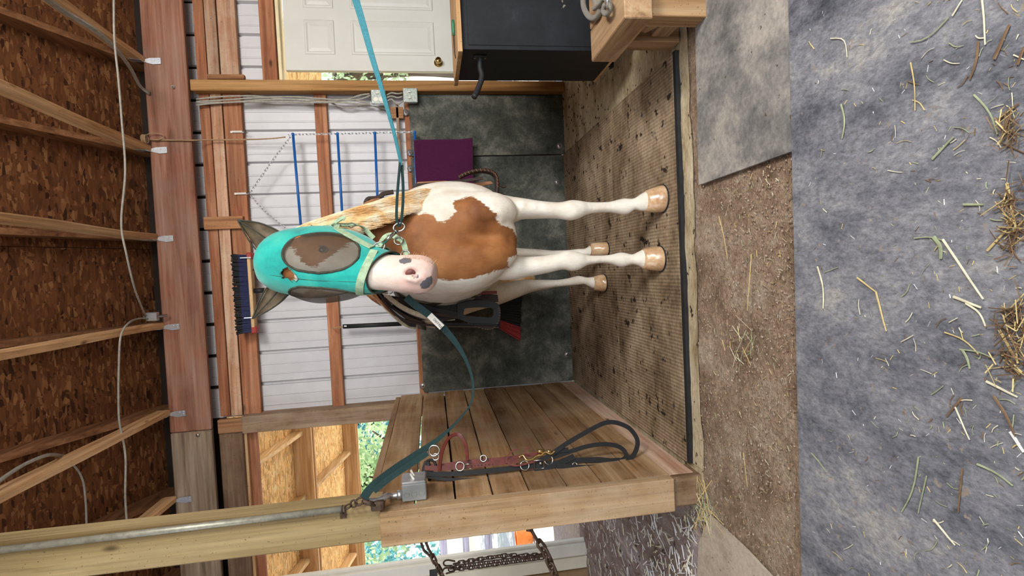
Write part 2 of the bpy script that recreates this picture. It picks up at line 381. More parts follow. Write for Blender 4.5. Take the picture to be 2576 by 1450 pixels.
# concrete kerb at the front of the washing stall
bm = bmesh.new(); k0, k1 = fl(1697, 330), fl(1734, 1190); kf0, kf1 = fl(1745, 330), fl(1762, 1190)
bumpy('concrete_apron', -.90, 2.4, 2.095, 2.25, -.008, CONC, floor, .03, .006); bm.free()
# outside ground
bumpy('outside_ground', -12, 8, 4.3, 24, -.10, ground('sunlit_earth', [(.3, (.50, .42, .33)), (.6, (.68, .62, .54))], 2, 30), floor, .3, .03, 1.5)

def mat_thing(name, label, px, z0, z1, mat, group=None):
    pts = [fl(x, y, z1) for x, y in px]
    o = slab(name, pts, z0, z1, mat); tag(o, label, 'mat', group); return o
# ribbed washing-stall mats: two pieces meeting at a seam
zt = .012
A, B_, Cc, D = fl(1424, 965, zt), fl(1412, 393, zt), fl(1690, 138, zt), fl(1727, 1162, zt)
ys = 3.02
def edge_x(P, Q, y): t = (y - P.y) / (Q.y - P.y); return P.x + (Q.x - P.x) * t
o = slab('ribbed_rubber_mat', [(-.90, ys + .003), (edge_x(B_, Cc, ys), ys + .003), (edge_x(B_, Cc, 4.13), 4.13), (-.90, 4.13)], -.01, zt, MAT_RIB)
tag(o, 'brown ribbed rubber floor mat under the hind hooves, against the back wall', 'mat', 'ribbed mats on the washing stall floor')
yf0, yf1 = Cc.y, D.y
o = slab('ribbed_rubber_mat', [(D.x, yf1), (Cc.x, yf0), (edge_x(B_, Cc, ys), ys - .003), (-.90, ys - .003)], -.01, zt, MAT_RIB)
tag(o, 'brown ribbed rubber floor mat under the two front hooves of the horse', 'mat', 'ribbed mats on the washing stall floor')
bm = bmesh.new(); prism(bm, [(D.x, yf1 - .026, -.012), (Cc.x + .01, yf0 - .026, -.012), (Cc.x + .01, yf0 - .001, -.012), (D.x, yf1 - .001, -.012)], (0, 0, .022)); build('worn_edge', bm, BLACKR, o)['label'] = 'black worn front edge'
# grey mats outside the stall
mat_thing('rubber_floor_mat', 'dusty grey rubber mat below the mounting block, above the bare dirt in the photo', [(1757, 466), (1996, 379), (1984, -120), (1745, -120)], -.008, .004, MAT_G, 'rubber mats laid on the barn aisle')
pf = [fl(2000, 1460, .006), fl(2008, 1900, .006), fl(1990, -10, .006), fl(1984, -260, .006)]
o = slab('rubber_floor_mat', [(-2.3, 1.487), (1.9, 1.44), (1.9, .2), (1.88, -1.8), (-2.3, -1.8)], -.01, .006, MAT_F)
tag(o, 'large blue-grey rubber mat in the foreground strewn with straw', 'mat', 'rubber mats laid on the barn aisle')
mat_thing('rubber_floor_mat', 'tan dust-covered rubber mat with a worn corner beside the foot of the partition post', [(1784, 1298), (1835, 1345), (1880, 1388), (1955, 1470), (1960, 1620), (1745, 1640), (1757, 1370)], -.008, .003, MAT_TAN, 'rubber mats laid on the barn aisle')

# ---------------- back wall
wall = thing('wall_back', None, None, (0, YS, 0), kind='structure')
def wbox(name, x0, x1, y0, y1, z0, z1, mat, bev=.003, parent=None):
    bm = bmesh.new(); bxf(bm, (x0, y0, z0), (x1, y1, z1), bev); return build(name, bm, mat, parent or wall)
# siding sheets with pressed ribs
XR = xx(700, 409, YS); PER = .237
def siding_profile(x0, x1):
    out = []; k = math.floor((x0 - XR) / PER) - 1
    while True:
        b = XR + k * PER
        for dx, dy in ((-.020, 0), (-.016, .030), (.000, .030), (.010, 0), (.060, 0), (.064, -.004), (.071, -.004), (.075, 0), (.135, 0), (.139, -.004), (.146, -.004), (.150, 0)):
            X = b + dx
            if x0 <= X <= x1: out.append((X, dy))
        k += 1
        if b > x1: break
    if out[0][0] > x0 + 1e-4: out.insert(0, (x0, out[0][1]))
    if out[-1][0] < x1 - 1e-4: out.append((x1, out[-1][1]))
    return out
def siding(x0, x1, z0, z1):
    bm = bmesh.new(); pr = siding_profile(x0, x1); a = [bm.verts.new((X, YS + dy, z0)) for X, dy in pr]; b = [bm.verts.new((X, YS + dy, z1)) for X, dy in pr]
    c = [bm.verts.new((X, YS + dy + .002, z0)) for X, dy in pr]; d = [bm.verts.new((X, YS + dy + .002, z1)) for X, dy in pr]
    for i in range(len(pr) - 1):
        bm.faces.new([a[i], a[i + 1], b[i + 1], b[i]]); bm.faces.new([c[i + 1], c[i], d[i], d[i + 1]])
    return build('siding_panel', bm, SIDING, wall)
xs = [-1.0]
e = XR + .014 + .0001
while e - .948 > -1.0: e -= .948
while e < 1.45: xs.append(e); e += .948
xs.append(1.50)
for a, b in zip(xs[:-1], xs[1:]): siding(a, b - .0005, .0, 2.95)
siding(1.50, 2.5, zz(655, 60) - .02, 2.95)
# girts and boards, heights read on the wall
zb = [(2.70, 2.630, W_RED), (2.622, 2.545, wood('stained_board', (.32, .15, .08), (.50, .28, .17), (.62, .42, .30), 'x', dirt=(.62, .52, .40), dirt_amt=.6)), (2.538, zz(610, 300), W_RED)]
g3b = zb[2][1]
for i, (z1, z0, m_) in enumerate(zb):
    wbox('girt_board', -.98, 1.39, YG - (.02 if i == 1 else .012), YG + .03, z0, z1, m_)
    wbox('girt_board', 1.475, 2.5, YG - (.02 if i == 1 else .012), YG + .03, z0, z1, m_ if i != 2 else zb[1][2])
wbox('girt', -.98, 1.39, YG, YS - .006, zz(823, 300), zz(792, 300), W_RED)
wbox('girt', -.98, 1.39, YG, YS - .006, 1.18, zz(1018, 300), W_RED)
wbox('door_header', 1.475, 2.5, YG - .03, YS + .03, zz(692, 60), zz(655, 60), W_RED)
# short vertical nailer blocks
wbox('nailer_block', xx(560, 578), xx(560, 547), YG - .05, YG - .012, zz(617, 560), 2.71, W_RED_Z)
wbox('nailer_block', xx(560, 205), xx(560, 193), YG - .05, YG - .012, zz(620, 200), 2.62, W_RED_Z)
wbox('nailer_block', -1.09, -.99, YG - .075, YG - .03, 2.50, 2.70, W_RED_Z)
wbox('small_stud', xx(1000, 300), xx(1000, 272), YG - .03, YG, zz(1015, 280), zz(975, 280), W_RED_Z)
bm = bmesh.new(); bxf(bm, (xx(1000, 420), YG - .03, zz(1010, 400)), (xx(1000, 262), YG - .005, zz(997, 300)), .003); build('ledger_strip', bm, wood('dusty_strip', (.2, .13, .08), (.36, .26, .17), (.5, .4, .3), 'x'), wall)
# posts
wbox('door_post', 1.385, 1.463, 4.075, 4.165, -.01, 2.72, W_ORANGE_Z, .005)
wbox('window_stud', -1.10, -.975, YG - .09, YG + .05, 1.35, 2.53, W_YEL_Z if False else wood('dusty_stud', (.18, .11, .06), (.30, .19, .11), (.42, .30, .19), 'z', dirt=(.5, .4, .3)), .004)
wbox('window_stud', -1.10, -.975, YG - .02, YG + .05, -.05, 1.35, W_RED_Z, .004)
# header over the left opening
wbox('header_board', -3.4, -1.03, YG - .05, YG - .01, 2.545, 2.705, wood('grimy_header', (.10, .055, .03), (.19, .11, .065), (.27, .18, .11), 'x', dirt=(.3, .2, .13)), .004)
wbox('header_edge', -3.4, -1.10, YG - .012, YG + .03, 2.528, 2.70, W_BRIGHT)
wbox('header_board_back', -3.4, -1.10, YG + .03, YG + .07, 2.47, 2.72, W_RED)
# white door jamb, casing and low stall wall beyond the partition
jx0, jx1 = -2.36, -2.27
wbox('door_jamb', jx0, jx1, YG - .05, YG + .06, -.12, 2.53, WHITE)
wbox('door_stop', jx1 - .002, jx1 + .02, YG - .01, YG + .03, -.12, 2.53, WHITE)
wbox('door_casing', jx0 - .10, jx0 - .004, YG - .06, YG - .02, -.10, 2.5, plain('cream_casing', (.78, .74, .60), .5, 0, .08, 6))
wbox('casing_board', jx0 - .24, jx0 - .105, YG - .07, YG - .03, -.10, 2.5, W_TAN_Z)
wbox('sill_plate', jx0 + .0, -1.1, YG - .03, YG + .10, -.14, -.06, plain('concrete_sill', (.5, .47, .48), .9, 0, .15, 20))
for k in range(6):
    z0 = -.03 + k * .243
    wbox('stall_board', -4.2, jx0 - .245, YG - .10, YG - .06, z0, z0 + .236, W_DARK)
# wall rubber mats with fender washers
def wall_mat(x0, x1, z0, z1, label, wash):
    r = thing('rubber_wall_mat', label, 'mat', ((x0 + x1) / 2, YW, z0), 'rubber sheets screwed to the back wall')
    bm = bmesh.new(); bxf(bm, (x0, YW, z0), (x1, YW + .018, z1), .003); build('sheet', bm, WMAT, r)
    for px, py in wash:
        p = at(px, py, YW - .003)
        w_ = bmesh.new(); cyl(w_, p, p + Vector((0, .004, 0)), .024, 20); s_ = build('washer', w_, GALV, r, True); s_['label'] = 'round zinc washer'
        w_ = bmesh.new(); cyl(w_, p + Vector((0, -.004, 0)), p, .008, 8); build('screw_head', w_, RUST, s_)
xm = xx(1300, 391, YW)
wall_mat(xm + .004, 1.383, -.01, 1.205, 'grey rubber wall mat right of the purple towel, beside the door post', [(1021, 283), (1031, 384), (1408, 367)])
wall_mat(-.921, xm - .004, -.01, 1.21, 'wide black rubber wall mat behind the horse, up to the plank partition', [(1032, 424), (1403, 458), (1064, 972), (1427, 893)])
# header beam (two lengths butted over the stall)
hb = thing('header_beam', None, None, (0, 4.08, 2.72), kind='structure')
xj = at(500, 1085, 4.05).x
for (a, b, m_) in ((xj + .002, 3.2, W_BEAM), (-4.5, xj - .002, W_GREY)):
    bm = bmesh.new(); bxf(bm, (a, 4.05, 2.725), (b, 4.088, 3.00), .006); build('beam_board', bm, m_, hb)
    bm = bmesh.new(); bxf(bm, (a, 4.091, 2.74), (b, 4.128, 3.01), .006); build('beam_board', bm, m_, hb)
for px, py in ((437, 220), (499, 1094)):
    p = at(px, py, 4.05); bm = bmesh.new(); cyl(bm, p, p + Vector((0, -.015, 0)), .012, 6); cyl(bm, p + Vector((0, -.012, 0)), p + Vector((0, -.03, 0)), .006, 8); build('carriage_bolt', bm, NICKEL, hb)

# ---------------- roof: sloping OSB on rafters, level joists below
roof = thing('ceiling', None, None, (0, 4.2, 3.1), kind='structure')
sl = .50; nrm_ = Vector((0, sl, 1)).normalized(); ud = Vector((0, -1, sl)).normalized(); R0 = Vector((0, 4.30, 3.09))
def panel(x0, x1, s0, s1):
    bm = bmesh.new(); g = .0015
    P = [R0 + Vector((x, 0, 0)) + ud * s for x, s in ((x0 + g, s0 + g), (x1 - g, s0 + g), (x1 - g, s1 - g), (x0 + g, s1 - g))]
    prism(bm, P, nrm_ * .012)
    bmesh.ops.translate(bm, verts=bm.verts, vec=-R0)
    # lay the sheet flat in its own coordinates, then tilt the object
    tilt = Matrix.Rotation(-math.atan(sl), 4, 'X')
    bmesh.ops.transform(bm, matrix=tilt.inverted(), verts=bm.verts)
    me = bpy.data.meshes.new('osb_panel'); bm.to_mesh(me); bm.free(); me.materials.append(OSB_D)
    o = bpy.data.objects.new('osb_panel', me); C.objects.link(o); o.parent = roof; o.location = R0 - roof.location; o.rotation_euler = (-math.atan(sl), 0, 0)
seam_s = 1.20
rows = [-.25, seam_s - .0, seam_s + 1.22, seam_s + 2.44, seam_s + 3.66]
for ri in range(len(rows) - 1):
    xo = -4.6 + (1.22 if ri % 2 else 0)
    x_ = xo - 2.44
    while x_ < 4.5:
        a, b = max(x_, -5), min(x_ + 2.44, 4.6)
        if b > a + .1: panel(a, b, rows[ri], rows[ri + 1])
        x_ += 2.44
bm = bmesh.new(); prism(bm, [R0 + Vector((x, 0, .05)) + ud * s for x, s in ((-5, -.3), (4.6, -.3), (4.6, 5), (-5, 5))], (0, 0, .02)); build('roofing', bm, W_DARK, roof)
bm = bmesh.new(); bxf(bm, (-4.6, 4.235, 2.69), (3.2, 4.25, 3.16)); build('eave_gap_filler', bm, plain('eave_painted_shade', (.02, .012, .008), .9), roof)  # filler closing the gap above the beam; near-black colour paints in the shade
top = R0 + ud * rows[-1]
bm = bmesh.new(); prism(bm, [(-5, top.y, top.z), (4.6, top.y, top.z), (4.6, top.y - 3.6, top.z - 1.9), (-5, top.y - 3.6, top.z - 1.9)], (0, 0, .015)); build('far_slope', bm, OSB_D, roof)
JX = [2.21, 1.59, .973, .354, -.271, -.892, -1.514, -2.13, -2.75, -3.37]
for i, jx in enumerate(JX):
    bm = bmesh.new(); a = R0 + Vector((jx, 0, 0)) - nrm_ * .07 + ud * -.02; beam(bm, a, a + ud * 4.9, .038, .138, nrm_)
    build('rafter', bm, W_RED if False else wood('rafter_wood', (.11, .045, .02), (.21, .095, .04), (.29, .14, .07), 'y') if i == 0 else RAFM, roof)
    if i == 0: RAFM = bpy.data.materials['rafter_wood']
    # joist, slightly wany
    bm = bmesh.new(); ya, yb = 4.046, -1.2; n = 40; za = 2.985
    rings = []
    for k in range(n + 1):
        y = ya + (yb - ya) * k / n; wv = noise.noise(Vector((jx * 7, y * 1.3, 0))); w2 = noise.noise(Vector((jx * 7 + 9, y * 2.3, 4)))
        zt_ = za + .03 * (1 - math.exp(-(ya - y) / 1.0)); dx = wv * .008; hw = .021 + w2 * .003
        rings.append([bm.verts.new(p) for p in ((jx - hw + dx, y, zt_ + .006 + w2 * .004), (jx - hw * .5 + dx, y, zt_), (jx + hw * .6 + dx, y, zt_), (jx + hw + dx, y, zt_ + .007 - w2 * .004), (jx + hw + dx, y, zt_ + .085), (jx - hw + dx, y, zt_ + .085))])
    for a_, b_ in zip(rings[:-1], rings[1:]):
        for k in range(6): bm.faces.new([a_[k], a_[(k + 1) % 6], b_[(k + 1) % 6], b_[k]])
    bm.faces.new(rings[0]); bm.faces.new(rings[-1][::-1])
    j = build('joist', bm, W_JOIST, roof)
    # galvanised tie
    bm = bmesh.new(); s = -.022
    P = [(jx + s, 4.046, 2.995), (jx + s + .012, 4.046, 3.005), (jx + s + .028, 4.046, 2.955), (jx + s + .03, 4.046, 2.885), (jx + s - .012, 4.046, 2.885), (jx + s - .016, 4.046, 2.935)]
    prism(bm, P, (0, -.003, 0)); P = [(jx + s - .003, 4.043, 2.992), (jx + s - .003, 4.043, 3.06), (jx + s - .003, 3.97, 3.06), (jx + s - .003, 4.0, 2.992)]
    prism(bm, P, (.002, 0, 0))
    for q in ((.004, 2.90), (.016, 2.925), (.02, 2.90)): cyl(bm, (jx + s + q[0], 4.043, q[1]), (jx + s + q[0], 4.039, q[1]), .004, 6)
    build('metal_tie', bm, GALV, j)

# ---------------- plank partition with its post
part = thing('wall_left', None, None, (-.95, 3.1, 0), kind='structure')
PXF = -.925; yb_, yf_ = 4.135, 2.155
seam_px = [1065, 1117.5, 1167, 1216, 1266.7, 1314, 1362.8, 1408, 1442]
seam_z = [at(x, 998 - (x - 1065) * .0926, YW).z for x in seam_px]
ztop = 1.385
zs_ = [ztop] + seam_z
for i in range(len(zs_) - 1):
    z1, z0 = zs_[i], zs_[i + 1]
    off = random.uniform(-.003, .003); gap = [.009, .009, .007, .008, .006, .007, .005, .004, .002][i]
    bm = bmesh.new(); n = 14; top_, bot_ = [], []
    for k in range(n + 1):
        y = yb_ + (yf_ - yb_) * k / n
        wb = noise.noise(Vector((y * 2.1, i * 5.3, 0))) * gap * .9
        top_.append((y, z1 - gap / 2 + wb)); bot_.append((y, z0 + gap / 2 - wb * .5))
    vt = [bm.verts.new((PXF + off, y, z)) for y, z in top_]; vb = [bm.verts.new((PXF + off, y, z)) for y, z in bot_]
    ut = [bm.verts.new((PXF + off - .036, y, z)) for y, z in top_]; ub = [bm.verts.new((PXF + off - .036, y, z)) for y, z in bot_]
    for k in range(n):
        bm.faces.new([vt[k], vt[k + 1], vb[k + 1], vb[k]]); bm.faces.new([ut[k + 1], ut[k], ub[k], ub[k + 1]])
        bm.faces.new([vt[k + 1], vt[k], ut[k], ut[k + 1]]); bm.faces.new([vb[k], vb[k + 1], ub[k + 1], ub[k]])
    bm.faces.new([vt[0], vb[0], ub[0], ut[0]]); bm.faces.new([vt[-1], ut[-1], ub[-1], vb[-1]])
    build('plank', bm, W_PINKP if i == len(zs_) - 2 else W_PLANK, part)
bm = bmesh.new(); bxf(bm, (PXF - .055, yf_, 0), (PXF - .042, yb_, seam_z[0] - .06)); build('gap_light_blocker', bm, W_DARK, part)  # added dark sheet that stops light coming through the plank gaps
bm = bmesh.new(); bxf(bm, (PXF - .05, yf_, ztop), (PXF - .012, yb_, ztop + .038), .004); build('cap_rail', bm, W_PLANK, part)
bm = bmesh.new(); bxf(bm, (PXF - .05, 2.135, .122), (PXF - .002, 2.152, 1.37), .002); build('edge_strip', bm, W_TAN_Z, part)
bm = bmesh.new(); bxf(bm, (-1.067, 2.098, .124), (PXF, 2.134, 1.352), .003); o = build('post_board', bm, W_TAN_Z, part)
bm = bmesh.new(); bxf(bm, (-1.062, 2.136, .124), (-.978, 2.26, 1.34), .004); build('post', bm, W_TAN_Z, part)
bm = bmesh.new(); bxf(bm, (-1.062, 2.12, -.02), (-.93, 2.26, .122), .008); build('post_foot', bm, wood('old_foot', (.09, .05, .025), (.17, .10, .055), (.3, .2, .12), 'z', dirt=(.4, .3, .2)), part)
upost = box('tall_post', (-1.050, 2.12, 1.345), (-.905, 2.26, 4.15), W_YEL_Z, None, .006)
tag(upost, None, None, None, 'structure')

# ---------------- door with its cream leaf, ajar
door = thing('door_1', None, None, (2.435, 4.24, .05), kind='structure')
dW, dH = .86, 2.045; 
def dleaf(bm, u0, u1, z0, z1, d0, d1, bev=0): bxf(bm, (-u1, d0, z0), (-u0, d1, z1), bev)
def dpart(name, bm, mat, parent, smooth=False):
    bmesh.ops.recalc_face_normals(bm, faces=bm.faces); me = bpy.data.meshes.new(name); bm.to_mesh(me); bm.free()
    if smooth:
        for p in me.polygons: p.use_smooth = True
    return new_obj(name, me, mat, parent)
bm = bmesh.new(); dleaf(bm, 0, dW, 0, dH, 0, .040, .002); leaf = dpart('door_leaf', bm, DOORW, door)
leaf.rotation_euler = (0, 0, math.radians(-6.5)); leaf.rotation_euler = (0, 0, math.radians(3))
cols_u = [(.12, .385), (.475, .74)]; rows_z = [(.20, .78), (.93, 1.56), (1.68, 1.90)]
for (u0, u1) in cols_u:
    for (z0, z1) in rows_z:
        bm = bmesh.new(); n = 0
        o_ = [(-u1, z0), (-u0, z0), (-u0, z1), (-u1, z1)]
        def inset(pts, d): return [(pts[0][0] + d, pts[0][1] + d), (pts[1][0] - d, pts[1][1] + d), (pts[2][0] - d, pts[2][1] - d), (pts[3][0] + d, pts[3][1] - d)]
        lv = [(o_, -.0005), (inset(o_, .006), -.007), (inset(o_, .016), -.008), (inset(o_, .026), -.001), (inset(o_, .05), -.006)]
        R_ = [[bm.verts.new((p[0], d, p[1])) for p in q] for q, d in lv]
        for a_, b_ in zip(R_[:-1], R_[1:]):
            for k in range(4): bm.faces.new([a_[k], a_[(k + 1) % 4], b_[(k + 1) % 4], b_[k]])
        bm.faces.new(R_[-1]); dpart('door_panel', bm, DOORW, leaf)
kz = .93 - .05 + .03; ku = dW - .065
bm = bmesh.new(); cyl(bm, (-ku, 0, kz), (-ku, -.008, kz), .033, 24); cyl(bm, (-ku, -.008, kz), (-ku, -.03, kz), .014, 16, .012)
cyl(bm, (-ku, -.03, kz), (-ku, -.045, kz), .016, 20, .026); cyl(bm, (-ku, -.045, kz), (-ku, -.058, kz), .026, 20, .022); cyl(bm, (-ku, -.058, kz), (-ku, -.060, kz), .010, 12)
dpart('door_knob', bm, BRASS, leaf, True)
wbox('jamb_trim', 1.465, 1.478, 4.12, 4.30, -.02, 2.13, plain('bright_jamb', (.78, .66, .40), .6, 0, .1, 8), parent=door)
wbox('head_jamb', 1.482, 2.4, 4.17, 4.30, 2.115, 2.14, plain('bright_jamb2', (.80, .68, .42), .6, 0, .1, 8), parent=door)
wbox('threshold', 1.482, 2.4, 4.14, 4.34, -.05, -.01, GALV, parent=door)
# closing wall right of the door and side wall out of frame (keeps the barn a room)
wbox('siding_panel', 2.44, 2.6, YS, YS + .01, 0, 2.95, SIDING)
wr = thing('wall_right', None, None, (2.62, 1.2, 0), kind='structure')
for k in range(7):
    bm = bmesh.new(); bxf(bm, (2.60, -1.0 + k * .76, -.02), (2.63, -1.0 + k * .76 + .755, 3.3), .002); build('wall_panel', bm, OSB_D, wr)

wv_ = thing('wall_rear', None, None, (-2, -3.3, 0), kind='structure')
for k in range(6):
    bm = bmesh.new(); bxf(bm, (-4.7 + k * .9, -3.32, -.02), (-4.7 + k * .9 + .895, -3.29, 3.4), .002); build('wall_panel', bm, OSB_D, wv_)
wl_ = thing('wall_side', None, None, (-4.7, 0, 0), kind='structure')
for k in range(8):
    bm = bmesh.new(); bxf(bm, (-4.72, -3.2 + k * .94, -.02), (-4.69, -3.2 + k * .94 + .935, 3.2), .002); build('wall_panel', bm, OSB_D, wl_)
# ---------------- lean-to roof, trees and fence outside
lt = thing('lean_to_roof', None, None, (-2, 5.2, 2.8), kind='structure')
def ltz(y): return 2.77 - (y - 4.3) * .195
for k, x0 in enumerate((-6.0, -4.78, -3.56, -2.34, -1.12, .10, 1.32)):
    for m_ in range(3):
        y0 = 4.30 + m_ * 1.0; y1 = min(y0 + .995, 6.75)
        bm = bmesh.new(); prism(bm, [(x0, y0, ltz(y0)), (x0 + 1.215, y0, ltz(y0)), (x0 + 1.215, y1, ltz(y1)), (x0, y1, ltz(y1))], (0, 0, .015)); build('osb_panel', bm, OSB_L, lt)
for k in range(11):
    x = -6 + k * .61 * 1.05
    bm = bmesh.new(); beam(bm, (x, 4.28, ltz(4.28) - .05), (x, 6.7, ltz(6.7) - .05), .038, .09); build('rafter', bm, W_BRIGHT_Y, lt)
q0, q1 = at(742, 1150, 5.3), at(790, 1150, 5.3)
for (pa, pb, Y, m_) in ((742, 789, 5.45, W_RED), (868, 902, 6.72, W_RED)):
    za_, zb__ = at(pa, 1200, Y).z, at(pb, 1200, Y).z
    bm = bmesh.new(); bxf(bm, (-6.5, Y, zb__), (1.6, Y + .04, za_), .004); build('cross_beam', bm, W_BRIGHT if m_ is W_RED else m_, lt)
    bm = bmesh.new(); bxf(bm, (-6.5, Y + .045, zb__ - .012), (1.6, Y + .085, za_ - .01), .004); build('cross_beam', bm, W_BRIGHT, lt)
# ================================================================== OUTSIDE THINGS
LEAFM = []
for nm_, c1 in (('leaf_green', (.20, .46, .36)), ('leaf_bluegreen', (.22, .56, .56)), ('leaf_bright', (.66, .84, .46))):
    m, t, b = nmat(nm_, .6); v = coords(t); c = ramp(t, noise_n(t, v, 3, 4), [(.3, tuple(x * .55 for x in c1)), (.7, c1)]); t.links.new(c, b.inputs[0]); LEAFM.append(m)
    tb = N(t, 'BsdfTranslucent'); t.links.new(c, tb.inputs[0]); ms = N(t, 'MixShader'); ms.inputs[0].default_value = .5; t.links.new(b.outputs[0], ms.inputs[1]); t.links.new(tb.outputs[0], ms.inputs[2]); t.links.new(ms.outputs[0], t.nodes['Material Output'].inputs[0])
BARK = wood('bark', (.05, .035, .025), (.12, .09, .06), (.2, .15, .11), 'z')
def tree(loc, h, r, mat, label, group='trees outside the left opening', n=5200, squash=1.0, leaf=.085):
    root = thing('leafy_tree', label, 'tree', loc, group); L = Vector(loc)
    bm = bmesh.new(); tube(bm, spline([L, L + Vector((.1, .05, h * .35)), L + Vector((0, .1, h * .7))], 5), .12 + h * .01, 8)
    for k in range(5):
        a = k * 1.3; tube(bm, [L + Vector((0, 0, h * (.3 + .08 * k))), L + Vector((math.cos(a) * r * .6, math.sin(a) * r * .6, h * (.55 + .08 * k)))], [.06, .02], 6)
    build('trunk', bm, BARK, root, True)
    V = []; Fc = []; rng = np.random.RandomState(int(abs(loc[0] * 10 + loc[1] * 7)))
    blobs = [(rng.randn(3) * [r * .42, r * .42, h * .16] + [0, 0, h * .62], r * (.38 + .3 * rng.rand())) for _ in range(14)]
    for _ in range(n):
        c, br = blobs[rng.randint(len(blobs))]; d = rng.randn(3); d /= np.linalg.norm(d); p = c + d * br * (.75 + .3 * rng.rand())
        if p[2] < .1: continue
        a = rng.randn(3); a /= np.linalg.norm(a); b2 = np.cross(a, rng.randn(3)); b2 /= np.linalg.norm(b2); s = leaf * (.6 + .8 * rng.rand())
        k = len(V); V += [tuple(p - a * s), tuple(p + b2 * s * .5), tuple(p + a * s), tuple(p - b2 * s * .5)]; Fc.append((k, k + 1, k + 2, k + 3))
    me = bpy.data.meshes.new('foliage'); me.from_pydata(V, [], Fc); o = new_obj('foliage', me, mat, root); tag(o, None, None, None, 'stuff')
tree((-4.6, 12.5, -.1), 5.0, 1.7, LEAFM[2], 'sunny yellow-green tree seen through the left opening, nearest the partition')
tree((-8.2, 12.5, -.1), 5.6, 1.8, LEAFM[1], 'blue-green tree seen through the left opening, far left')
tree((-1.2, 12.5, -.1), 5.0, 1.5, LEAFM[0], 'dark green tree behind the barn, right of the sunny one')
tree((-12.0, 12.5, -.1), 5.5, 1.8, LEAFM[1], 'dark green tree at the far left edge behind the white door jamb')
for (x, y, s, l) in ((-5.2, 19.5, 2.9, 'tall blue-green tree far behind the sunny one, left opening'), (-12.5, 19.5, 2.9, 'tall blue-green tree farthest left behind the fence')):
    tree((x, y, -.1), 7.5, s, LEAFM[1], l, n=4200, leaf=.13)
tree((3.15, 8.4, -.1), 3.6, 1.1, LEAFM[2], 'bright shrub seen through the gap beside the cream door', 'shrubs behind the cream door', 3400, leaf=.045)
tree((5.9, 9.4, -.1), 3.2, .9, LEAFM[0], 'green shrub behind the cream door, right of the bright one', 'shrubs behind the cream door', 3400, leaf=.045)
# hedge of dark ground cover at the foot of the far trees
fr = thing('paddock_fence', 'weathered grey board fence with four rails outside the left opening', 'fence', (-5.0, 9.6, -.1))
GREYW = wood('weathered_board', (.22, .20, .25), (.36, .34, .42), (.50, .48, .56), 'x')
for (pa, pb) in ((1107, 1125), (1165, 1181), (1222, 1239)):
    z1, z0 = at(pa, 1385, 9.6).z, at(pb, 1385, 9.6).z
    bm = bmesh.new(); bxf(bm, (-9.5, 9.6, z0), (-2.4, 9.63, z1), .003); build('fence_rail', bm, GREYW, fr)
for x in (-9.3, -7.4, -4.62, -2.7):
    bm = bmesh.new(); bxf(bm, (x, 9.635, -.1), (x + .12, 9.75, 1.05), .003); build('fence_post', bm, GREYW, fr)
# ================================================================== CABINET
Cx0 = 1.078; cy0, cy1 = 2.592, 3.015
cab = thing('tack_cabinet', 'black wooden tack cabinet on casters with a light wood lid, right of the horse', 'cabinet', (1.5, 2.8, 0))
zc = .895; Cx1 = 2.2
bm = bmesh.new(); bxf(bm, (Cx0 + .004, cy0 + .004, .10), (Cx1, cy1, zc), .003); build('cabinet_body', bm, BLACKS, cab)
bm = bmesh.new(); bxf(bm, (Cx0, cy0 - .006, .10), (Cx1, cy0 + .004, zc - .002), .002); build('front_panel', bm, BLACKP, cab)
bm = bmesh.new(); bxf(bm, (Cx0 + .02, cy0 - .009, .14), (Cx1, cy0 - .006, .865), .002)
build('door', bm, BLACKP, cab)
bm = bmesh.new(); bxf(bm, (Cx0 - .02, cy0 - .03, zc), (Cx1 + .02, cy1 + .02, zc + .022), .002); build('lid', bm, PLY, cab)
bm = bmesh.new(); bxf(bm, (Cx0 + .0, cy0 - .0, .09), (Cx1, cy1, .102), .002); build('bottom_board', bm, PLY, cab)
for (x, y) in ((Cx0 + .07, cy0 + .07), (Cx0 + .07, cy1 - .07), (Cx1 - .1, cy0 + .07), (Cx1 - .1, cy1 - .07)):
    c = thing('caster', None, None, (0, 0, 0)); c.parent = cab; c.location = Vector((x, y, 0)) - cab.location
    bm = bmesh.new(); cyl(bm, (x - .012, y, .038), (x + .012, y, .038), .036, 24); o = build('caster_wheel', bm, BLACKR, c)
    bm = bmesh.new(); bxf(bm, (x - .03, y - .03, .088), (x + .03, y + .03, .092)); bxf(bm, (x - .019, y - .012, .03), (x - .015, y + .012, .09)); bxf(bm, (x + .015, y - .012, .03), (x + .019, y + .012, .09)); cyl(bm, (x - .022, y, .038), (x + .022, y, .038), .008, 10)
    build('caster_fork', bm, GALV, c)
# bent black rod bracket on the cabinet side
hb0 = on(1207, 147, 0, Cx0 - .001)
hy, hz = cy0 + .05, hb0.z
bm = bmesh.new(); tube(bm, spline([(Cx0 + .002, hy + .04, hz), (Cx0 - .05, hy + .04, hz + .002), (Cx0 - .10, hy + .03, hz - .004), (Cx0 - .17, hy + .01, hz + .022), (Cx0 - .215, hy - .01, hz + .045)], 6), .014, 14)
bxf(bm, (Cx0 - .004, hy + .015, hz - .032), (Cx0 + .001, hy + .065, hz + .032), .001)
build('support_arm', bm, BLACKR, cab, True)['label'] = 'bent black steel tube arm'
for dz in (-.026, .026):
    bm = bmesh.new(); cyl(bm, (Cx0 - .006, hy + .04, hz + dz), (Cx0 - .003, hy + .04, hz + dz), .005, 8); build('screw', bm, BRASS, cab)
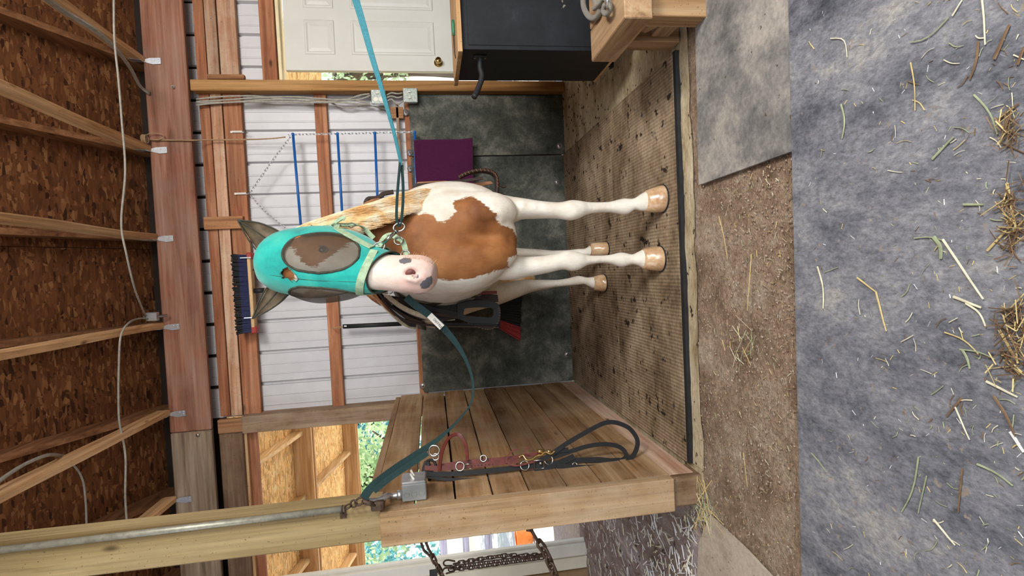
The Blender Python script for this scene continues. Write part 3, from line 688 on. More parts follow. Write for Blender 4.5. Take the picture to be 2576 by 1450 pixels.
# hoof pick lying on the lid
p0, p1, p2 = on(1141, 30, 2, zc + .030), on(1143, 72, 2, zc + .030), on(1147, 122, 2, zc + .030)
hp = thing('hoof_pick', 'small hoof pick with a green handle lying on the cabinet lid', 'tool', (p1.x, p1.y, zc + .022))
y_ = cy0 + .12
P = [Vector((p.x, y_, zc + .030)) for p in (p0, p1, p2)]
bm = bmesh.new(); tube(bm, [P[0], P[0].lerp(P[1], .3), P[0].lerp(P[1], .7), P[1]], [.006, .008, .008, .006], 10); build('handle', bm, plain('green_grip', (.03, .16, .08), .5), hp, True)
bm = bmesh.new(); tube(bm, [P[1], P[1].lerp(P[2], .8), P[2] + Vector((0, 0, -.004))], [.004, .0035, .002], 8); build('pick', bm, RUST, hp, True)

# ================================================================== TIMBER MOUNTING BLOCK (lower right of the upright view)
mb = thing('mounting_block', 'heavy timber mounting block with a rope on it, in front of the black cabinet', 'mounting block', (1.35, 2.1, 0))
# front top edge from the photo
ztb = .56
e0 = fl(1487, 130, 0)
# near vertical face: photo x 1570..1645, y..45 ; its left end lies on X = xb
yb0 = 1.86
cA = on(1572, 45, 1, yb0); cB = on(1643, 43, 1, yb0)
xb = cA.x; ztb = cA.z
cfar = on(1487, 130, 2, ztb)
ylen = cfar.y
bm = bmesh.new()
bxf(bm, (xb, yb0, cB.z), (xb + .135, ylen, ztb), .004); build('side_beam', bm, W_BLOCK, mb)
bm = bmesh.new(); bxf(bm, (xb + .139, yb0 + .03, cB.z), (xb + .27, ylen, ztb + .001), .004); build('side_beam', bm, W_BLOCK, mb)
bm = bmesh.new(); bxf(bm, (xb + .274, yb0 + .03, cB.z), (xb + .41, ylen, ztb), .004); build('side_beam', bm, W_BLOCK, mb)
bm = bmesh.new(); bxf(bm, (xb + .139, yb0, cB.z + .008), (xb + .8, yb0 + .028, ztb - .004), .003); build('front_rail', bm, wood('pink_rail', (.38, .20, .14), (.50, .30, .22), (.58, .40, .31), 'x'), mb)
cl = on(1780, 30, 2, 0)
for (dx, y, m_) in ((.04, yb0 + .06, W_BLOCK_X), (.04, ylen - .12, W_BLOCK_X), (.55, yb0 + .06, W_BLOCK_X)):
    bm = bmesh.new(); bxf(bm, (xb + dx, y, .0), (xb + dx + .09, y + .09, cB.z - .001), .003); build('leg', bm, wood('block_leg', (.25, .14, .065), (.39, .24, .12), (.50, .35, .2), 'z') if dx == .04 and y < 2 else bpy.data.materials['block_leg'], mb)
bm = bmesh.new(); bxf(bm, (xb + .135, yb0 + .03, .10), (xb + .8, yb0 + .06, .30), .004); build('lower_rail', bm, W_BLOCK_X, mb)
bm = bmesh.new(); bxf(bm, (xb + .06, yb0 + .15, .05), (xb + .10, ylen - .12, .13), .004); build('lower_rail', bm, W_BLOCK, mb)
bm = bmesh.new(); beam(bm, (xb + .085, yb0 + .15, .12), (xb + .085, ylen - .15, cB.z - .06), .03, .06); build('brace', bm, W_BLOCK, mb)
# rope with eye on the block
rp = thing('tie_rope', 'grey tie rope looped on top of the timber block', 'rope', on(1520, 10, 2, ztb))
zr = ztb + .012
bm = bmesh.new()
tube(bm, spline([on(x, y, 2, zr) for x, y in ((1470, -40), (1467, -5), (1469, 20), (1480, 40), (1494, 46), (1506, 36), (1510, 15), (1503, -5), (1490, -25))], 8), .012, 10)
build('rope', bm, ROPE, rp, True)
bm = bmesh.new(); tube(bm, spline([on(x, y, 2, zr + .012) for x, y in ((1492, -5), (1500, 12), (1495, 22), (1510, 8), (1520, -4), (1532, 6), (1534, 24), (1526, 36), (1518, 28), (1522, 10))], 8), .010, 8); build('knot', bm, ROPE, rp, True)
bm = bmesh.new(); q = on(1527, 5, 2, zr + .03); ring(bm, q, (0, .3, 1), .018, .004); build('snap_ring', bm, GALV, rp, True)

# ================================================================== ELECTRICAL
def obox(name, label, px, py, half, Y, depth=.045, plate=True, kindp='duplex'):
    c = at(px, py, Y); r = thing(name, label, 'electrical box', (c.x, c.y, c.z), 'boxes beside the door post'); s = half
    bm = bmesh.new(); bxf(bm, (c.x - s, c.y, c.z - s), (c.x + s, c.y + depth, c.z + s), .006); build('box', bm, GALV, r)
    bm = bmesh.new(); bxf(bm, (c.x - s - .003, c.y - .006, c.z - s - .003), (c.x + s + .003, c.y, c.z + s + .003), .004); pl = build('cover_plate', bm, plain('dusty_cover', (.36, .39, .35), .5, .3, .35, 90, .1), r)
    for a, b in ((-1, -1), (1, 1), (-1, 1), (1, -1)):
        bm = bmesh.new(); cyl(bm, (c.x + a * s * .8, c.y - .009, c.z + b * s * .8), (c.x + a * s * .8, c.y - .005, c.z + b * s * .8), .004, 8); build('screw', bm, NICKEL, pl)
    if kindp == 'duplex':
        for dz in (-.022, .022):
            bm = bmesh.new(); cyl(bm, (c.x - .020, c.y - .009, c.z + dz * .9), (c.x - .020, c.y - .005, c.z + dz * .9), .017, 20); build('outlet', bm, PLASTW, pl)
        bm = bmesh.new(); bxf(bm, (c.x + .020, c.y - .014, c.z - .004), (c.x + .028, c.y - .006, c.z + .016), .001); build('toggle_switch', bm, PLASTW, pl)
    else:
        for dx in (-.022, .022):
            bm = bmesh.new(); bxf(bm, (c.x + dx - .005, c.y - .018, c.z - .004), (c.x + dx + .005, c.y - .006, c.z + .014), .001); build('toggle_switch', bm, PLASTW, pl)
    return c
ob1 = obox('outlet_box', 'upper steel outlet and switch box beside the orange door post', 952, 244, .050, 4.07)
ob2 = obox('switch_box', 'lower steel double switch box beside the orange door post', 1032, 240, .050, 4.07, kindp='sw')
def cable(name, label, pts, r, mat=None, group=None, n=8):
    bm = bmesh.new(); tube(bm, spline(pts, n), r, 8); P0 = Vector(pts[0]); o = build(name, bm, mat or CABLE, None, True, base=P0); tag(o, label, 'cable', group); return o
ws = [[(494, 250), (560, 243), (640, 242), (720, 250), (800, 250), (870, 250), (905, 240), (930, 236)],
      [(494, 256), (560, 252), (650, 246), (740, 244), (800, 248), (860, 252), (905, 250), (932, 240)],
      [(494, 259), (570, 258), (650, 252), (730, 250), (810, 256), (870, 252), (900, 254), (930, 259)],
      [(494, 265), (540, 260), (620, 256), (700, 256), (780, 258), (860, 258), (900, 262), (930, 262)]]
for k, wp in enumerate(ws):
    cable('electrical_cable', ['grey cable nearest the orange post, down to the upper outlet box', 'second grey cable from the orange post, down to the outlet box', 'third grey cable from the orange post, down to the outlet box', 'grey cable farthest from the orange post, down to the outlet box'][k],
          [at(x, y, 4.12 - .006 * (k % 2)) for x, y in wp], .0065, None, 'cables down beside the orange post')
for k, wp in enumerate([[(972, 240), (985, 234), (1000, 236), (1012, 234)], [(972, 246), (985, 242), (1000, 246), (1012, 243)], [(972, 256), (985, 250), (1000, 262), (1014, 254)]]):
    cable('electrical_cable', ['short cable joining the two steel boxes, nearest the post', 'short cable joining the two steel boxes, middle one', 'short cable joining the two steel boxes, farthest from the post'][k], [at(x, y, 4.10) for x, y in wp], .006, None, 'short cables between the two boxes')
cable('electrical_cable', 'thin loose cable sagging across the siding below the outlet box', [at(x, y, 4.15) for x, y in ((830, 258), (870, 272), (920, 266), (960, 272), (985, 280))], .005)
# cables over the joists
for k in range(3):
    o_ = k * 5
    cable('ceiling_cable', ['topmost grey cable of the bundle bending over the joists at upper right', 'middle grey cable of the bundle bending over the joists at upper right', 'lowest grey cable of the bundle bending over the joists at upper right'][k],
          [Vector((at(x, y, Y).x, Y, at(x, y, Y).z)) for x, y, Y in ((90 + o_, -20, 2.9), (150 + o_, 26 - k, 3.1), (230 + o_, 75 - k, 3.3), (285 + o_ * .6, 120, 3.5), (325 + o_ * .4, 170, 3.75), (350 + o_ * .3, 215, 3.95), (376, 238 - o_ * .5, 4.04))], .007, None, 'cable bundle over the joists')
cable('ceiling_cable', 'single thin white cable strung across under the roof from right to left', [at(x, y, Y) for x, y, Y in ((286, -10, 3.35), (288, 100, 3.35), (298, 200, 3.35), (306, 300, 3.35), (315, 430, 3.35), (305, 560, 3.35), (318, 640, 3.35), (340, 730, 3.5), (366, 795, 3.95))], .006)
cable('ceiling_cable', 'grey cable leaving the junction box and hanging down between the left joists', [at(x, y, Y) for x, y, Y in ((372, 802, 3.95), (350, 802, 3.85), (325, 812, 3.6), (304, 845, 3.5), (299, 920, 3.5), (298, 1000, 3.5), (300, 1060, 3.5), (310, 1110, 3.5), (316, 1160, 3.5), (315, 1250, 3.5), (320, 1330, 3.5))], .006)
cable('ceiling_cable', 'thick grey cable arching over the joist near the tall post', [at(x, y, Y) for x, y, Y in ((-20, 1225, 2.6), (20, 1195, 2.7), (60, 1170, 2.8), (100, 1152, 2.9), (130, 1145, 3.0), (170, 1150, 3.2))], .009)
cable('ceiling_cable', 'thin dark cable hanging between the two leftmost joists near the tall post', [at(x, y, 3.2) for x, y in ((172, 1155), (205, 1200), (215, 1260), (218, 1340))], .005)
c = at(384, 797, 3.97); jb = thing('junction_box', 'small steel junction box on the joist where the thin cable ends', 'electrical box', c)
bm = bmesh.new(); bxf(bm, (c.x - .03, c.y - .02, c.z - .035), (c.x + .03, c.y + .02, c.z + .035), .004); build('box', bm, GALV, jb)
bm = bmesh.new(); cyl(bm, c + Vector((0, 0, .035)), c + Vector((0, 0, .055)), .014, 12); build('connector', bm, NICKEL, jb)
bm = bmesh.new(); cyl(bm, c - Vector((0, 0, .035)), c - Vector((0, -.03, .08)), .010, 12); build('connector', bm, NICKEL, jb)
# grey switch box on the partition
sb = thing('light_switch_box', 'grey light switch box with two toggles on top of the plank partition post', 'electrical box', (-.90, 2.2, 1.2))
b0 = on(1010, 1235, 0, -.895); b1 = on(1074, 1265, 1, 2.10)
xa, xc = -.922, -.870; ya, yb2 = 2.165, 2.275; zt2 = at(1012, 1265, 2.165).z; zb2 = at(1074, 1265, 2.165).z
xa = at(1040, 1265, 2.165).x; xc = at(1040, 1222, 2.165).x
bm = bmesh.new(); bxf(bm, (-.924, ya, zb2), (-.924 + (xc - xa), yb2, zt2), .004); bo = build('box', bm, BOXG, sb); X1 = -.924 + (xc - xa)
for k in range(3):
    z = zb2 + (zt2 - zb2) * (.2 + .3 * k); bm = bmesh.new(); ring(bm, (-.924 + (xc - xa) * .42, ya - .0005, z), (0, 1, 0), .011, .0012, 20); build('knockout', bm, BOXG, bo, True)
bm = bmesh.new(); bxf(bm, (X1, ya + .0, zb2 - .001), (X1 + .010, yb2 + .0, zt2 + .001), .005); cp = build('cover_plate', bm, GALV, sb)
for y in (ya + .035, yb2 - .035):
    bm = bmesh.new(); beam(bm, (X1 + .008, y, (zt2 + zb2) / 2), (X1 + .032, y, (zt2 + zb2) / 2 + .012), .010, .008); build('toggle', bm, PLASTW, cp)
# flexible conduit from it
pts = [Vector((-.905, 2.2, zt2 + .0)), Vector((-.905, 2.195, zt2 + .05)), at(975, 1248, 2.14), at(950, 1260, 2.11), at(925, 1262, 2.09)]
bm = bmesh.new(); tube(bm, spline(pts, 6), .012, 12); cyl(bm, pts[0], pts[0] + Vector((0, 0, .022)), .019, 12); build('conduit', bm, GALV, sb, True)
# straight conduit up the tall post
cd = thing('steel_conduit', 'long galvanized steel conduit running up the front edge of the tall post', 'pipe', at(862, 1283, 2.10))
bm = bmesh.new(); cyl(bm, at(866, 1281, 2.105), at(-60, 1392, 2.105), .0125, 16); build('pipe', bm, CONDUIT, cd, True)
q = at(862, 1291, 2.11); bm = bmesh.new(); bxf(bm, (q.x - .025, 2.115, q.z - .012), (q.x + .02, 2.119, q.z + .012), .001); ring(bm, at(862, 1283, 2.105), (0, 0, 1), .015, .003, 16); build('pipe_strap', bm, RUST, cd)

# ================================================================== WALL RACK, TOWEL, BROOMS
rk = thing('blanket_rack', 'blue steel blanket rack hung by chains on the white siding', 'rack', at(900, 338, 4.08))
YR = 4.06
bars = [((737, 338), (757, 572)), ((849, 337), (862, 560)), ((943, 335), (951, 540)), ((1043, 333), (1044, 372))]
for (a, b) in bars:
    pa, pb = at(a[0], a[1], YR), at(b[0], b[1], YR); pb = pa + (pb - pa).normalized() * .78
    bm = bmesh.new(); cyl(bm, pa, pb, .0095, 16); br = build('rack_bar', bm, BLUE, rk, True)
    bm = bmesh.new(); ellipsoid(bm, pa, (.012, .012, .012)); build('end_cap', bm, BLUE, br, True)
lm = None
CH = GALV
for (a, b) in (((725, 339), (1043, 332)),):
    lm = chain(rk, [at(a[0], a[1], YR), at((a[0] + b[0]) / 2, 336, YR), at(b[0], b[1], YR)], .016, .0065, .0022, CH, 'chain_link', lm)
chain(rk, [at(735, 338, YR), at(680, 412, YR), at(628, 487, YR)], .016, .0065, .0022, CH, 'chain_link', lm)
chain(rk, [at(630, 491, YR), at(670, 535, YR), at(752, 600, YR)], .016, .0065, .0022, CH, 'chain_link', lm)
pe = at(752, 600, YR); chain(rk, [pe, pe + Vector((.0, 0, -.45)), pe + Vector((0.02, 0, -.9))], .016, .0065, .0022, CH, 'chain_link', lm)
# bolts / hooks on the girt
for (px, py, l) in ((607, 488, 'white barrel bolt on the girt holding the rack chains'), (597, 333, 'small white clip on the girt above the rack, right of the barrel bolt')):
    p = at(px, py, YG - .01); h = thing('girt_hook', l, 'hook', p); bm = bmesh.new(); bxf(bm, (p.x - .008, p.y - .012, p.z - .045), (p.x + .008, p.y - .002, p.z + .045), .002); cyl(bm, p + Vector((0, -.016, -.04)), p + Vector((0, -.016, .03)), .007, 10); build('barrel', bm, WHITE, h)
    bm = bmesh.new(); ring(bm, p + Vector((0, -.03, -.06)), (1, .2, 0), .014, .003); build('ring', bm, NICKEL, h)
# twine from the joist to the rack
tw = thing('baler_twine', 'frayed brown twine tied to the joist and hanging to the blue rack', 'twine', at(366, 350, 4.03))
bm = bmesh.new(); P = [at(362, 352, 4.03), at(420, 353, 4.035), at(480, 353, 4.035), at(520, 352, 4.10), at(600, 352, 4.10), at(680, 349, 4.08), at(718, 345, YR)]
tube(bm, spline(P, 8), .0045, 6); tube(bm, spline([x + Vector((.004 * math.sin(i * 2), -.003, 0)) for i, x in enumerate(P)], 8), .003, 5); build('strand', bm, TWINE, tw, True)
bm = bmesh.new(); tube(bm, spline([at(362, 356, 4.03), at(372, 338, 4.02), at(398, 336, 4.02), at(412, 343, 4.02), at(398, 352, 4.02), at(370, 350, 4.02)], 8), .003, 6)
for k in range(4): ring(bm, at(360 + k * 3, 350, 3.985), (0, 0, 1), .028, .003, 14)
build('knot', bm, TWINE, tw, True)
# towel: a folded cloth with thickness, gently rippled
tl = thing('towel', 'purple towel hanging from the lowest blue bar on the rubber wall mat', 'towel', at(1040, 400, 4.05))
T = []
x0t, x1t = at(1043, 352, 4.045).x, at(1043, 352, 4.045).x - .48; zt3 = at(1043, 380, 4.045).z; zb3 = at(1190, 360, 4.045).z
bm = bmesh.new(); nu, nv = 26, 30; G = []
for j in range(nv + 1):
    row = []
    for i in range(nu + 1):
        u = i / nu; v = j / nv; x = x0t + (x1t - x0t) * u; z = zt3 + (zb3 - zt3) * v
        y = 4.035 + .008 * math.sin(u * 9 + v * 2) * v + .006 * noise.noise(Vector((u * 4, v * 4, 0))) + .02 * (1 - v) ** 8
        if v > .80: x += .012 * (v - .8) / .2; y -= .004
        row.append(bm.verts.new((x, y - (.012 if j == 0 else 0), z + .01 * math.sin(u * 3) * v)))
    G.append(row)
for j in range(nv):
    for i in range(nu): bm.faces.new([G[j][i], G[j][i + 1], G[j + 1][i + 1], G[j + 1][i]])
o = build('towel_cloth', bm, PURPLE, tl, True); md = o.modifiers.new('thick', 'SOLIDIFY'); md.thickness = .008
bm = bmesh.new(); bxf(bm, (x1t, 4.045, zb3 + .10), (x0t - .02, 4.068, zt3 + .005), .01); build('towel_back_fold', bm, PURPLE, tl)
# push broom hung bristles-up
pb = thing('push_broom', 'push broom with dark bristles hung head-up on the top girt behind the ears', 'broom', at(620, 735, 4.05))
yB = 4.05
def bz(x, y, Y=yB): return at(x, y, Y)
xl, xr = bz(620, 838).x, bz(620, 640).x; zA, zB_ = bz(626, 735).z, bz(638, 735).z
tilt_b = lambda x: (x - (xl + xr) / 2) * -.01
bm = bmesh.new(); bxf(bm, (xl + .03, yB - .035, bz(639, 735).z), (xr - .03, yB + .035, bz(630, 735).z), .004); build('head_block', bm, PLY, pb)
for a, b in ((xl - .005, xl + .045), (xr - .035, xr + .01)):
    bm = bmesh.new(); bxf(bm, (a, yB - .037, bz(643, 735).z), (b, yB + .037, bz(629, 735).z), .006); build('block_end', bm, REDP, pb)
bm = bmesh.new(); zroot = bz(630, 735).z; ztip = bz(592, 735).z; n = 60
for k in range(n):
    for r_ in range(4):
        x = xl + .01 + (xr - xl - .02) * k / (n - 1); y = yB - .03 + .02 * r_
        dx = .012 * (k / n - .5) + random.uniform(-.006, .006); dy = (r_ - 1.5) * .006 + random.uniform(-.004, .004)
        a = Vector((x, y, zroot)); tube(bm, [a, a + Vector((dx * .5, dy * .5, (ztip - zroot) * .55)), a + Vector((dx * 1.6, dy * 2, (ztip - zroot) * random.uniform(.93, 1.03)))], [.0052, .006, .0055], 5)
o = build('bristles', bm, BRIS_N, pb); tag(o, None, None, None, 'stuff')
me = o.data; me.materials.append(BRIS_B)
zc_ = np.array([p.center.z for p in me.polygons]); zm = (ztip - zroot) * .45 + zroot - pb.location.z
for p in me.polygons:
    if p.center.z > zm: p.material_index = 1
for px, py in ((617, 649), (627, 800)):
    p = bz(px, py, yB - .045); bm = bmesh.new(); cyl(bm, p + Vector((0, 0, .035)), p + Vector((0, 0, -.03)), .006, 8); cyl(bm, p + Vector((0, 0, -.03)), p + Vector((0, .06, -.03)), .006, 8); build('hanger_nail', bm, GALV, pb)
p = bz(640, 732); bm = bmesh.new(); cyl(bm, p, p + Vector((0, 0, -.07)), .018, 16); build('ferrule', bm, BLACKR, pb, True)
bm = bmesh.new(); cyl(bm, p + Vector((0, 0, -.06)), p + Vector((.02, .03, -1.3)), .013, 14); build('handle', bm, PLY, pb, True)
bm = bmesh.new(); cyl(bm, bz(637, 678, yB), bz(676, 715, yB), .006, 8); build('brace_rod', bm, RUST, pb, True)
# angle broom with black handle, hanging by a loop
ab = thing('angle_broom', 'broom with long black handle and red-tipped black bristles hanging behind the stirrup', 'broom', at(1060, 820, 4.08))
yA = 4.09
bm = bmesh.new(); cyl(bm, at(863, 822, yA), at(1010, 815, yA), .0165, 16); cyl(bm, at(1010, 815, yA), at(1016, 815, yA), .013, 16); build('grip', bm, BLACKR, ab, True)
bm = bmesh.new(); cyl(bm, at(1014, 815, yA), at(1252, 800, yA), .011, 14); build('handle', bm, BLACKS, ab, True)
bm = bmesh.new(); tube(bm, spline([at(835, 825, YG - .015), at(840, 827, yA), at(850, 823, yA), at(866, 822, yA), at(852, 826, yA), at(838, 824, yA)], 6), .003, 6); build('hanging_loop', bm, TWINE, ab, True)
bm = bmesh.new(); cyl(bm, at(866, 821, yA - .018), at(872, 821, yA - .018), .006, 10); build('eyelet', bm, NICKEL, ab)
hp1, hp2 = at(1256, 752, yA), at(1256, 826, yA); hp3, hp4 = at(1312, 742, yA), at(1307, 855, yA)
bm = bmesh.new(); beam(bm, hp1 + Vector((0, 0, .012)), hp2 + Vector((0, 0, .012)), .045, .035); build('broom_head', bm, BLACKS, ab)
bm = bmesh.new(); bm2 = bmesh.new()
for k in range(34):
    for r_ in range(3):
        t_ = k / 33; a = hp1.lerp(hp2, t_) + Vector((0, (r_ - 1) * .014, 0)); b = hp3.lerp(hp4, t_) + Vector((random.uniform(-.004, .004), (r_ - 1) * .022, random.uniform(-.004, .004))); b.z = min(b.z, 99)
        (bm if t_ < .72 else bm2) ; tube(bm if t_ < .70 else bm2, [a, b], [.0045, .0058], 5)
build('bristles', bm, BRIS_B, ab)['kind'] = 'stuff'; o = build('red_bristles', bm2, BRIS_R, ab); o['kind'] = 'stuff'; o['label'] = 'red bristles at the outer corner'
# ================================================================== HORSE
HB = Vector((.08, 2.8, 0))
horse = thing('horse', 'brown and white pinto horse facing the camera in a teal fly mask', 'horse', HB)
def loft(bm, secs, seg=28, cap=True, power=2.0):
    "secs: (centre, side half-vector, other half-vector)"
    R = []
    for c, a, b in secs:
        c = Vector(c); a = Vector(a); b = Vector(b); r = []
        for k in range(seg):
            t = 2 * PI * k / seg; ca, sa = math.cos(t), math.sin(t)
            ca = math.copysign(abs(ca) ** (2 / power), ca); sa = math.copysign(abs(sa) ** (2 / power), sa)
            r.append(bm.verts.new(c + a * ca + b * sa))
        R.append(r)
    for A_, B2 in zip(R[:-1], R[1:]):
        for k in range(seg): bm.faces.new([A_[k], A_[(k + 1) % seg], B2[(k + 1) % seg], B2[k]])
    bm.faces.new(R[0][::-1]); bm.faces.new(R[-1])
def sm_secs(secs, n=4):
    "Catmull-Rom over every column of a section list"
    arr = [np.concatenate([np.array(c), np.array(a), np.array(b)]) for c, a, b in secs]
    P = [2 * arr[0] - arr[1]] + arr + [2 * arr[-1] - arr[-2]]; out = []
    for i in range(1, len(P) - 2):
        for k in range(n):
            t = k / n; p0, p1, p2, p3 = P[i - 1:i + 3]
            out.append(.5 * (2 * p1 + (p2 - p0) * t + (2 * p0 - 5 * p1 + 4 * p2 - p3) * t * t + (3 * p1 - p0 - 3 * p2 + p3) * t ** 3))
    out.append(P[-2]); return [(o[:3], o[3:6], o[6:9]) for o in out]
bmh = bmesh.new()
sd = Vector((1, .17, 0)).normalized(); fw = Vector((.17, -1, 0)).normalized()
def bc(Y): return .140 - .17 * (Y - 2.45)
def tr(Y, z, rx, rz, dx=0): return ((bc(Y) + dx, Y, z), sd * rx, Vector((0, 0, rz)))
loft(bmh, sm_secs([tr(2.255, .99, .09, .12), tr(2.275, .985, .165, .20), tr(2.33, .985, .215, .262), tr(2.42, 1.00, .238, .300), tr(2.55, 1.03, .235, .325), tr(2.72, 1.045, .238, .335),
                    tr(2.95, 1.02, .265, .325), tr(3.20, 1.02, .275, .315), tr(3.42, 1.06, .265, .30), tr(3.58, 1.09, .22, .25), tr(3.68, 1.10, .12, .15), tr(3.70, 1.10, .04, .06)]), 32)
# chest muscle bulges with the groove between them
for sx, px, py in ((1, 1215, 535), (-1, 1215, 640)):
    c = at(px, py, 2.36); ellipsoid(bmh, c, (.095, .115, .155), None, 20, 14)
c = at(1160, 560, 2.37); ellipsoid(bmh, c, (.13, .11, .16), None, 20, 14)
c = at(1160, 660, 2.37); ellipsoid(bmh, c, (.12, .10, .18), None, 20, 14)
# shoulders
ellipsoid(bmh, at(1130, 520, 2.52), (.115, .20, .25), None, 20, 14)
ellipsoid(bmh, at(1130, 695, 2.52), (.085, .18, .25), None, 20, 14)
# neck
def nk(px, py, Y, rx, ry, lean=.0):
    c = at(px, py, Y); return (c, Vector((rx, rx * .12, 0)), Vector((-.02, -math.cos(lean), math.sin(lean))) * ry)
loft(bmh, sm_secs([nk(1130, 600, 2.56, .17, .24, .2), nk(1060, 590, 2.52, .155, .24, .35), nk(985, 590, 2.46, .130, .215, .45), nk(900, 600, 2.385, .108, .180, .5), nk(820, 615, 2.31, .095, .150, .5), nk(740, 632, 2.235, .080, .115, .5), nk(690, 645, 2.19, .066, .085, .5), nk(668, 648, 2.17, .045, .06, .5)]), 28)
# legs from the photo outlines: rows (x, y_top, y_bottom), depth of the leg, fore-aft radius
def leg(rows, seg=20):
    S = []
    for (x, a, b, Y, ry) in rows:
        p0, p1 = at(x, a, Y), at(x, b, Y); c = (p0 + p1) / 2; h_ = (p0 - p1) / 2
        S.append((c, Vector((h_.x, 0, h_.z)), Vector((0, ry, 0))))
    loft(bmh, sm_secs(S, 3), seg)
YR_, YL_ = 2.40, 2.45
leg([(1215, 497, 590, 2.47, .13), (1255, 491, 572, 2.46, .115), (1290, 496, 562, 2.44, .095), (1312, 499, 553, 2.43, .085), (1345, 504, 551, 2.42, .068), (1380, 508, 550, 2.41, .055), (1405, 509, 551, 2.40, .046), (1420, 507, 553.5, 2.395, .046), (1437, 503, 555, 2.39, .047), (1458, 505, 550, 2.39, .042), (1475, 508, 541, 2.395, .034), (1495, 509, 537, 2.40, .031), (1530, 508, 535, 2.40, .029), (1552, 503, 538, 2.40, .034), (1570, 499, 541, 2.40, .038), (1584, 500, 537, 2.395, .034), (1597, 498, 528, 2.385, .029), (1612, 488, 531, 2.375, .036), (1626, 481, 532, 2.37, .046), (1632, 480, 533, 2.37, .048)])
leg([(1215, 625, 700, 2.50, .12), (1255, 630, 705, 2.49, .11), (1290, 640, 705, 2.48, .095), (1310, 645, 700, 2.47, .080), (1345, 645, 694, 2.46, .064), (1380, 642, 687, 2.45, .052), (1405, 637, 681, 2.445, .046), (1420, 631, 679, 2.44, .046), (1437, 631, 683, 2.44, .046), (1458, 635, 679, 2.44, .041), (1478, 642, 668, 2.445, .033), (1510, 643, 663, 2.45, .029), (1535, 641, 665, 2.45, .030), (1560, 635, 673, 2.45, .037), (1576, 637, 670, 2.445, .034), (1590, 640, 666, 2.435, .028), (1605, 634, 669, 2.425, .034), (1618, 627, 676, 2.42, .044), (1624, 626, 677, 2.42, .046)])
YH = 3.27
leg([(1150, 690, 800, 3.34, .20), (1200, 705, 782, 3.36, .17), (1255, 712, 767, 3.38, .12), (1300, 706, 750, 3.41, .09), (1330, 704, 738, 3.44, .070), (1358, 704, 731, 3.46, .060), (1385, 704, 726, 3.45, .052), (1402, 704, 723, 3.42, .037), (1430, 700, 720, 3.38, .033), (1455, 694, 718, 3.34, .038), (1470, 697, 716, 3.32, .030), (1482, 698, 722, 3.30, .036), (1499, 695, 730, 3.28, .048)])
leg([(1150, 600, 690, 3.28, .20), (1200, 610, 672, 3.30, .17), (1255, 618, 664, 3.32, .12), (1300, 624, 656, 3.34, .09), (1350, 627, 652, 3.38, .060), (1385, 630, 652, 3.37, .050), (1402, 630, 650, 3.34, .036), (1430, 629, 648, 3.30, .033), (1455, 626, 650, 3.27, .036), (1470, 626, 646, 3.25, .030), (1482, 619, 644, 3.23, .036), (1493, 613, 645, 3.22, .046)])
# ---- head frame
P0 = at(668, 655, 2.08); P1 = at(1094, 697, 1.86)
Lx = (P1 - P0); LEN = Lx.length; Lx = Lx.normalized()
yaw = math.radians(23)
F0 = Vector((-math.sin(yaw), -math.cos(yaw), 0)); Fx = (F0 - Lx * F0.dot(Lx)).normalized(); Sx = Fx.cross(Lx).normalized()
if Sx.x < 0: Sx = -Sx
HS = [(0.0, .050, .060, -.01), (.03, .078, .085, -.005), (.10, .100, .112, -.01), (.20, .112, .130, -.02), (.32, .117, .142, -.028), (.42, .107, .146, -.032), (.52, .090, .136, -.032), (.62, .071, .108, -.014), (.70, .061, .084, .002), (.77, .060, .076, .004), (.84, .066, .073, .001), (.91, .069, .068, -.003), (.96, .061, .057, -.007), (.99, .045, .042, -.01), (1.0, .03, .028, -.01)]
def hsec(t):
    ts = [h_[0] for h_ in HS]; i = max(1, min(len(ts) - 2, int(np.searchsorted(ts, t)))) 
    # smooth interpolation
    i0 = max(0, int(np.searchsorted(ts, t, 'right')) - 1); i0 = min(i0, len(ts) - 2); u = (t - ts[i0]) / (ts[i0 + 1] - ts[i0]); u = max(0, min(1, u))
    def cr(k):
        p1, p2 = HS[i0][k], HS[i0 + 1][k]
        m1 = (HS[i0 + 1][k] - HS[max(0, i0 - 1)][k]) / (ts[i0 + 1] - ts[max(0, i0 - 1)]) * (ts[i0 + 1] - ts[i0])
        j = min(len(ts) - 1, i0 + 2); m2 = (HS[j][k] - HS[i0][k]) / (ts[j] - ts[i0]) * (ts[i0 + 1] - ts[i0])
        return (2 * u ** 3 - 3 * u ** 2 + 1) * p1 + (u ** 3 - 2 * u ** 2 + u) * m1 + (-2 * u ** 3 + 3 * u ** 2) * p2 + (u ** 3 - u ** 2) * m2
    return cr(1), cr(2), cr(3)
def hsurf(t, th, off=0.0):
    "point on the head: th=0 at the front of the face, 90 deg to viewer's right"
    w_, d_, o_ = hsec(t); s, c_ = math.sin(th), math.cos(th); p = 2.35
    k = (abs(s) ** p + abs(c_) ** p) ** (-1 / p)
    sx, fx = s * k * (w_ + off), c_ * k * (d_ + off)
    if c_ > 0: sx *= 1 - .10 * c_
    return P0 + Lx * (t * LEN) + Fx * (fx + o_) + Sx * sx
secsH = []
for i in range(33):
    t = i / 32; t = min(max(t, .004), .996)
    ringp = [hsurf(t, 2 * PI * k / 32) for k in range(32)]
    secsH.append([bmh.verts.new(p) for p in ringp])
for A_, B2 in zip(secsH[:-1], secsH[1:]):
    for k in range(32): bmh.faces.new([A_[k], A_[(k + 1) % 32], B2[(k + 1) % 32], B2[k]])
bmh.faces.new(secsH[0][::-1]); bmh.faces.new(secsH[-1])
# chin and lower lip behind the muzzle
c = P0 + Lx * LEN * .90 - Fx * .055; ellipsoid(bmh, c, (.045, .042, .05))
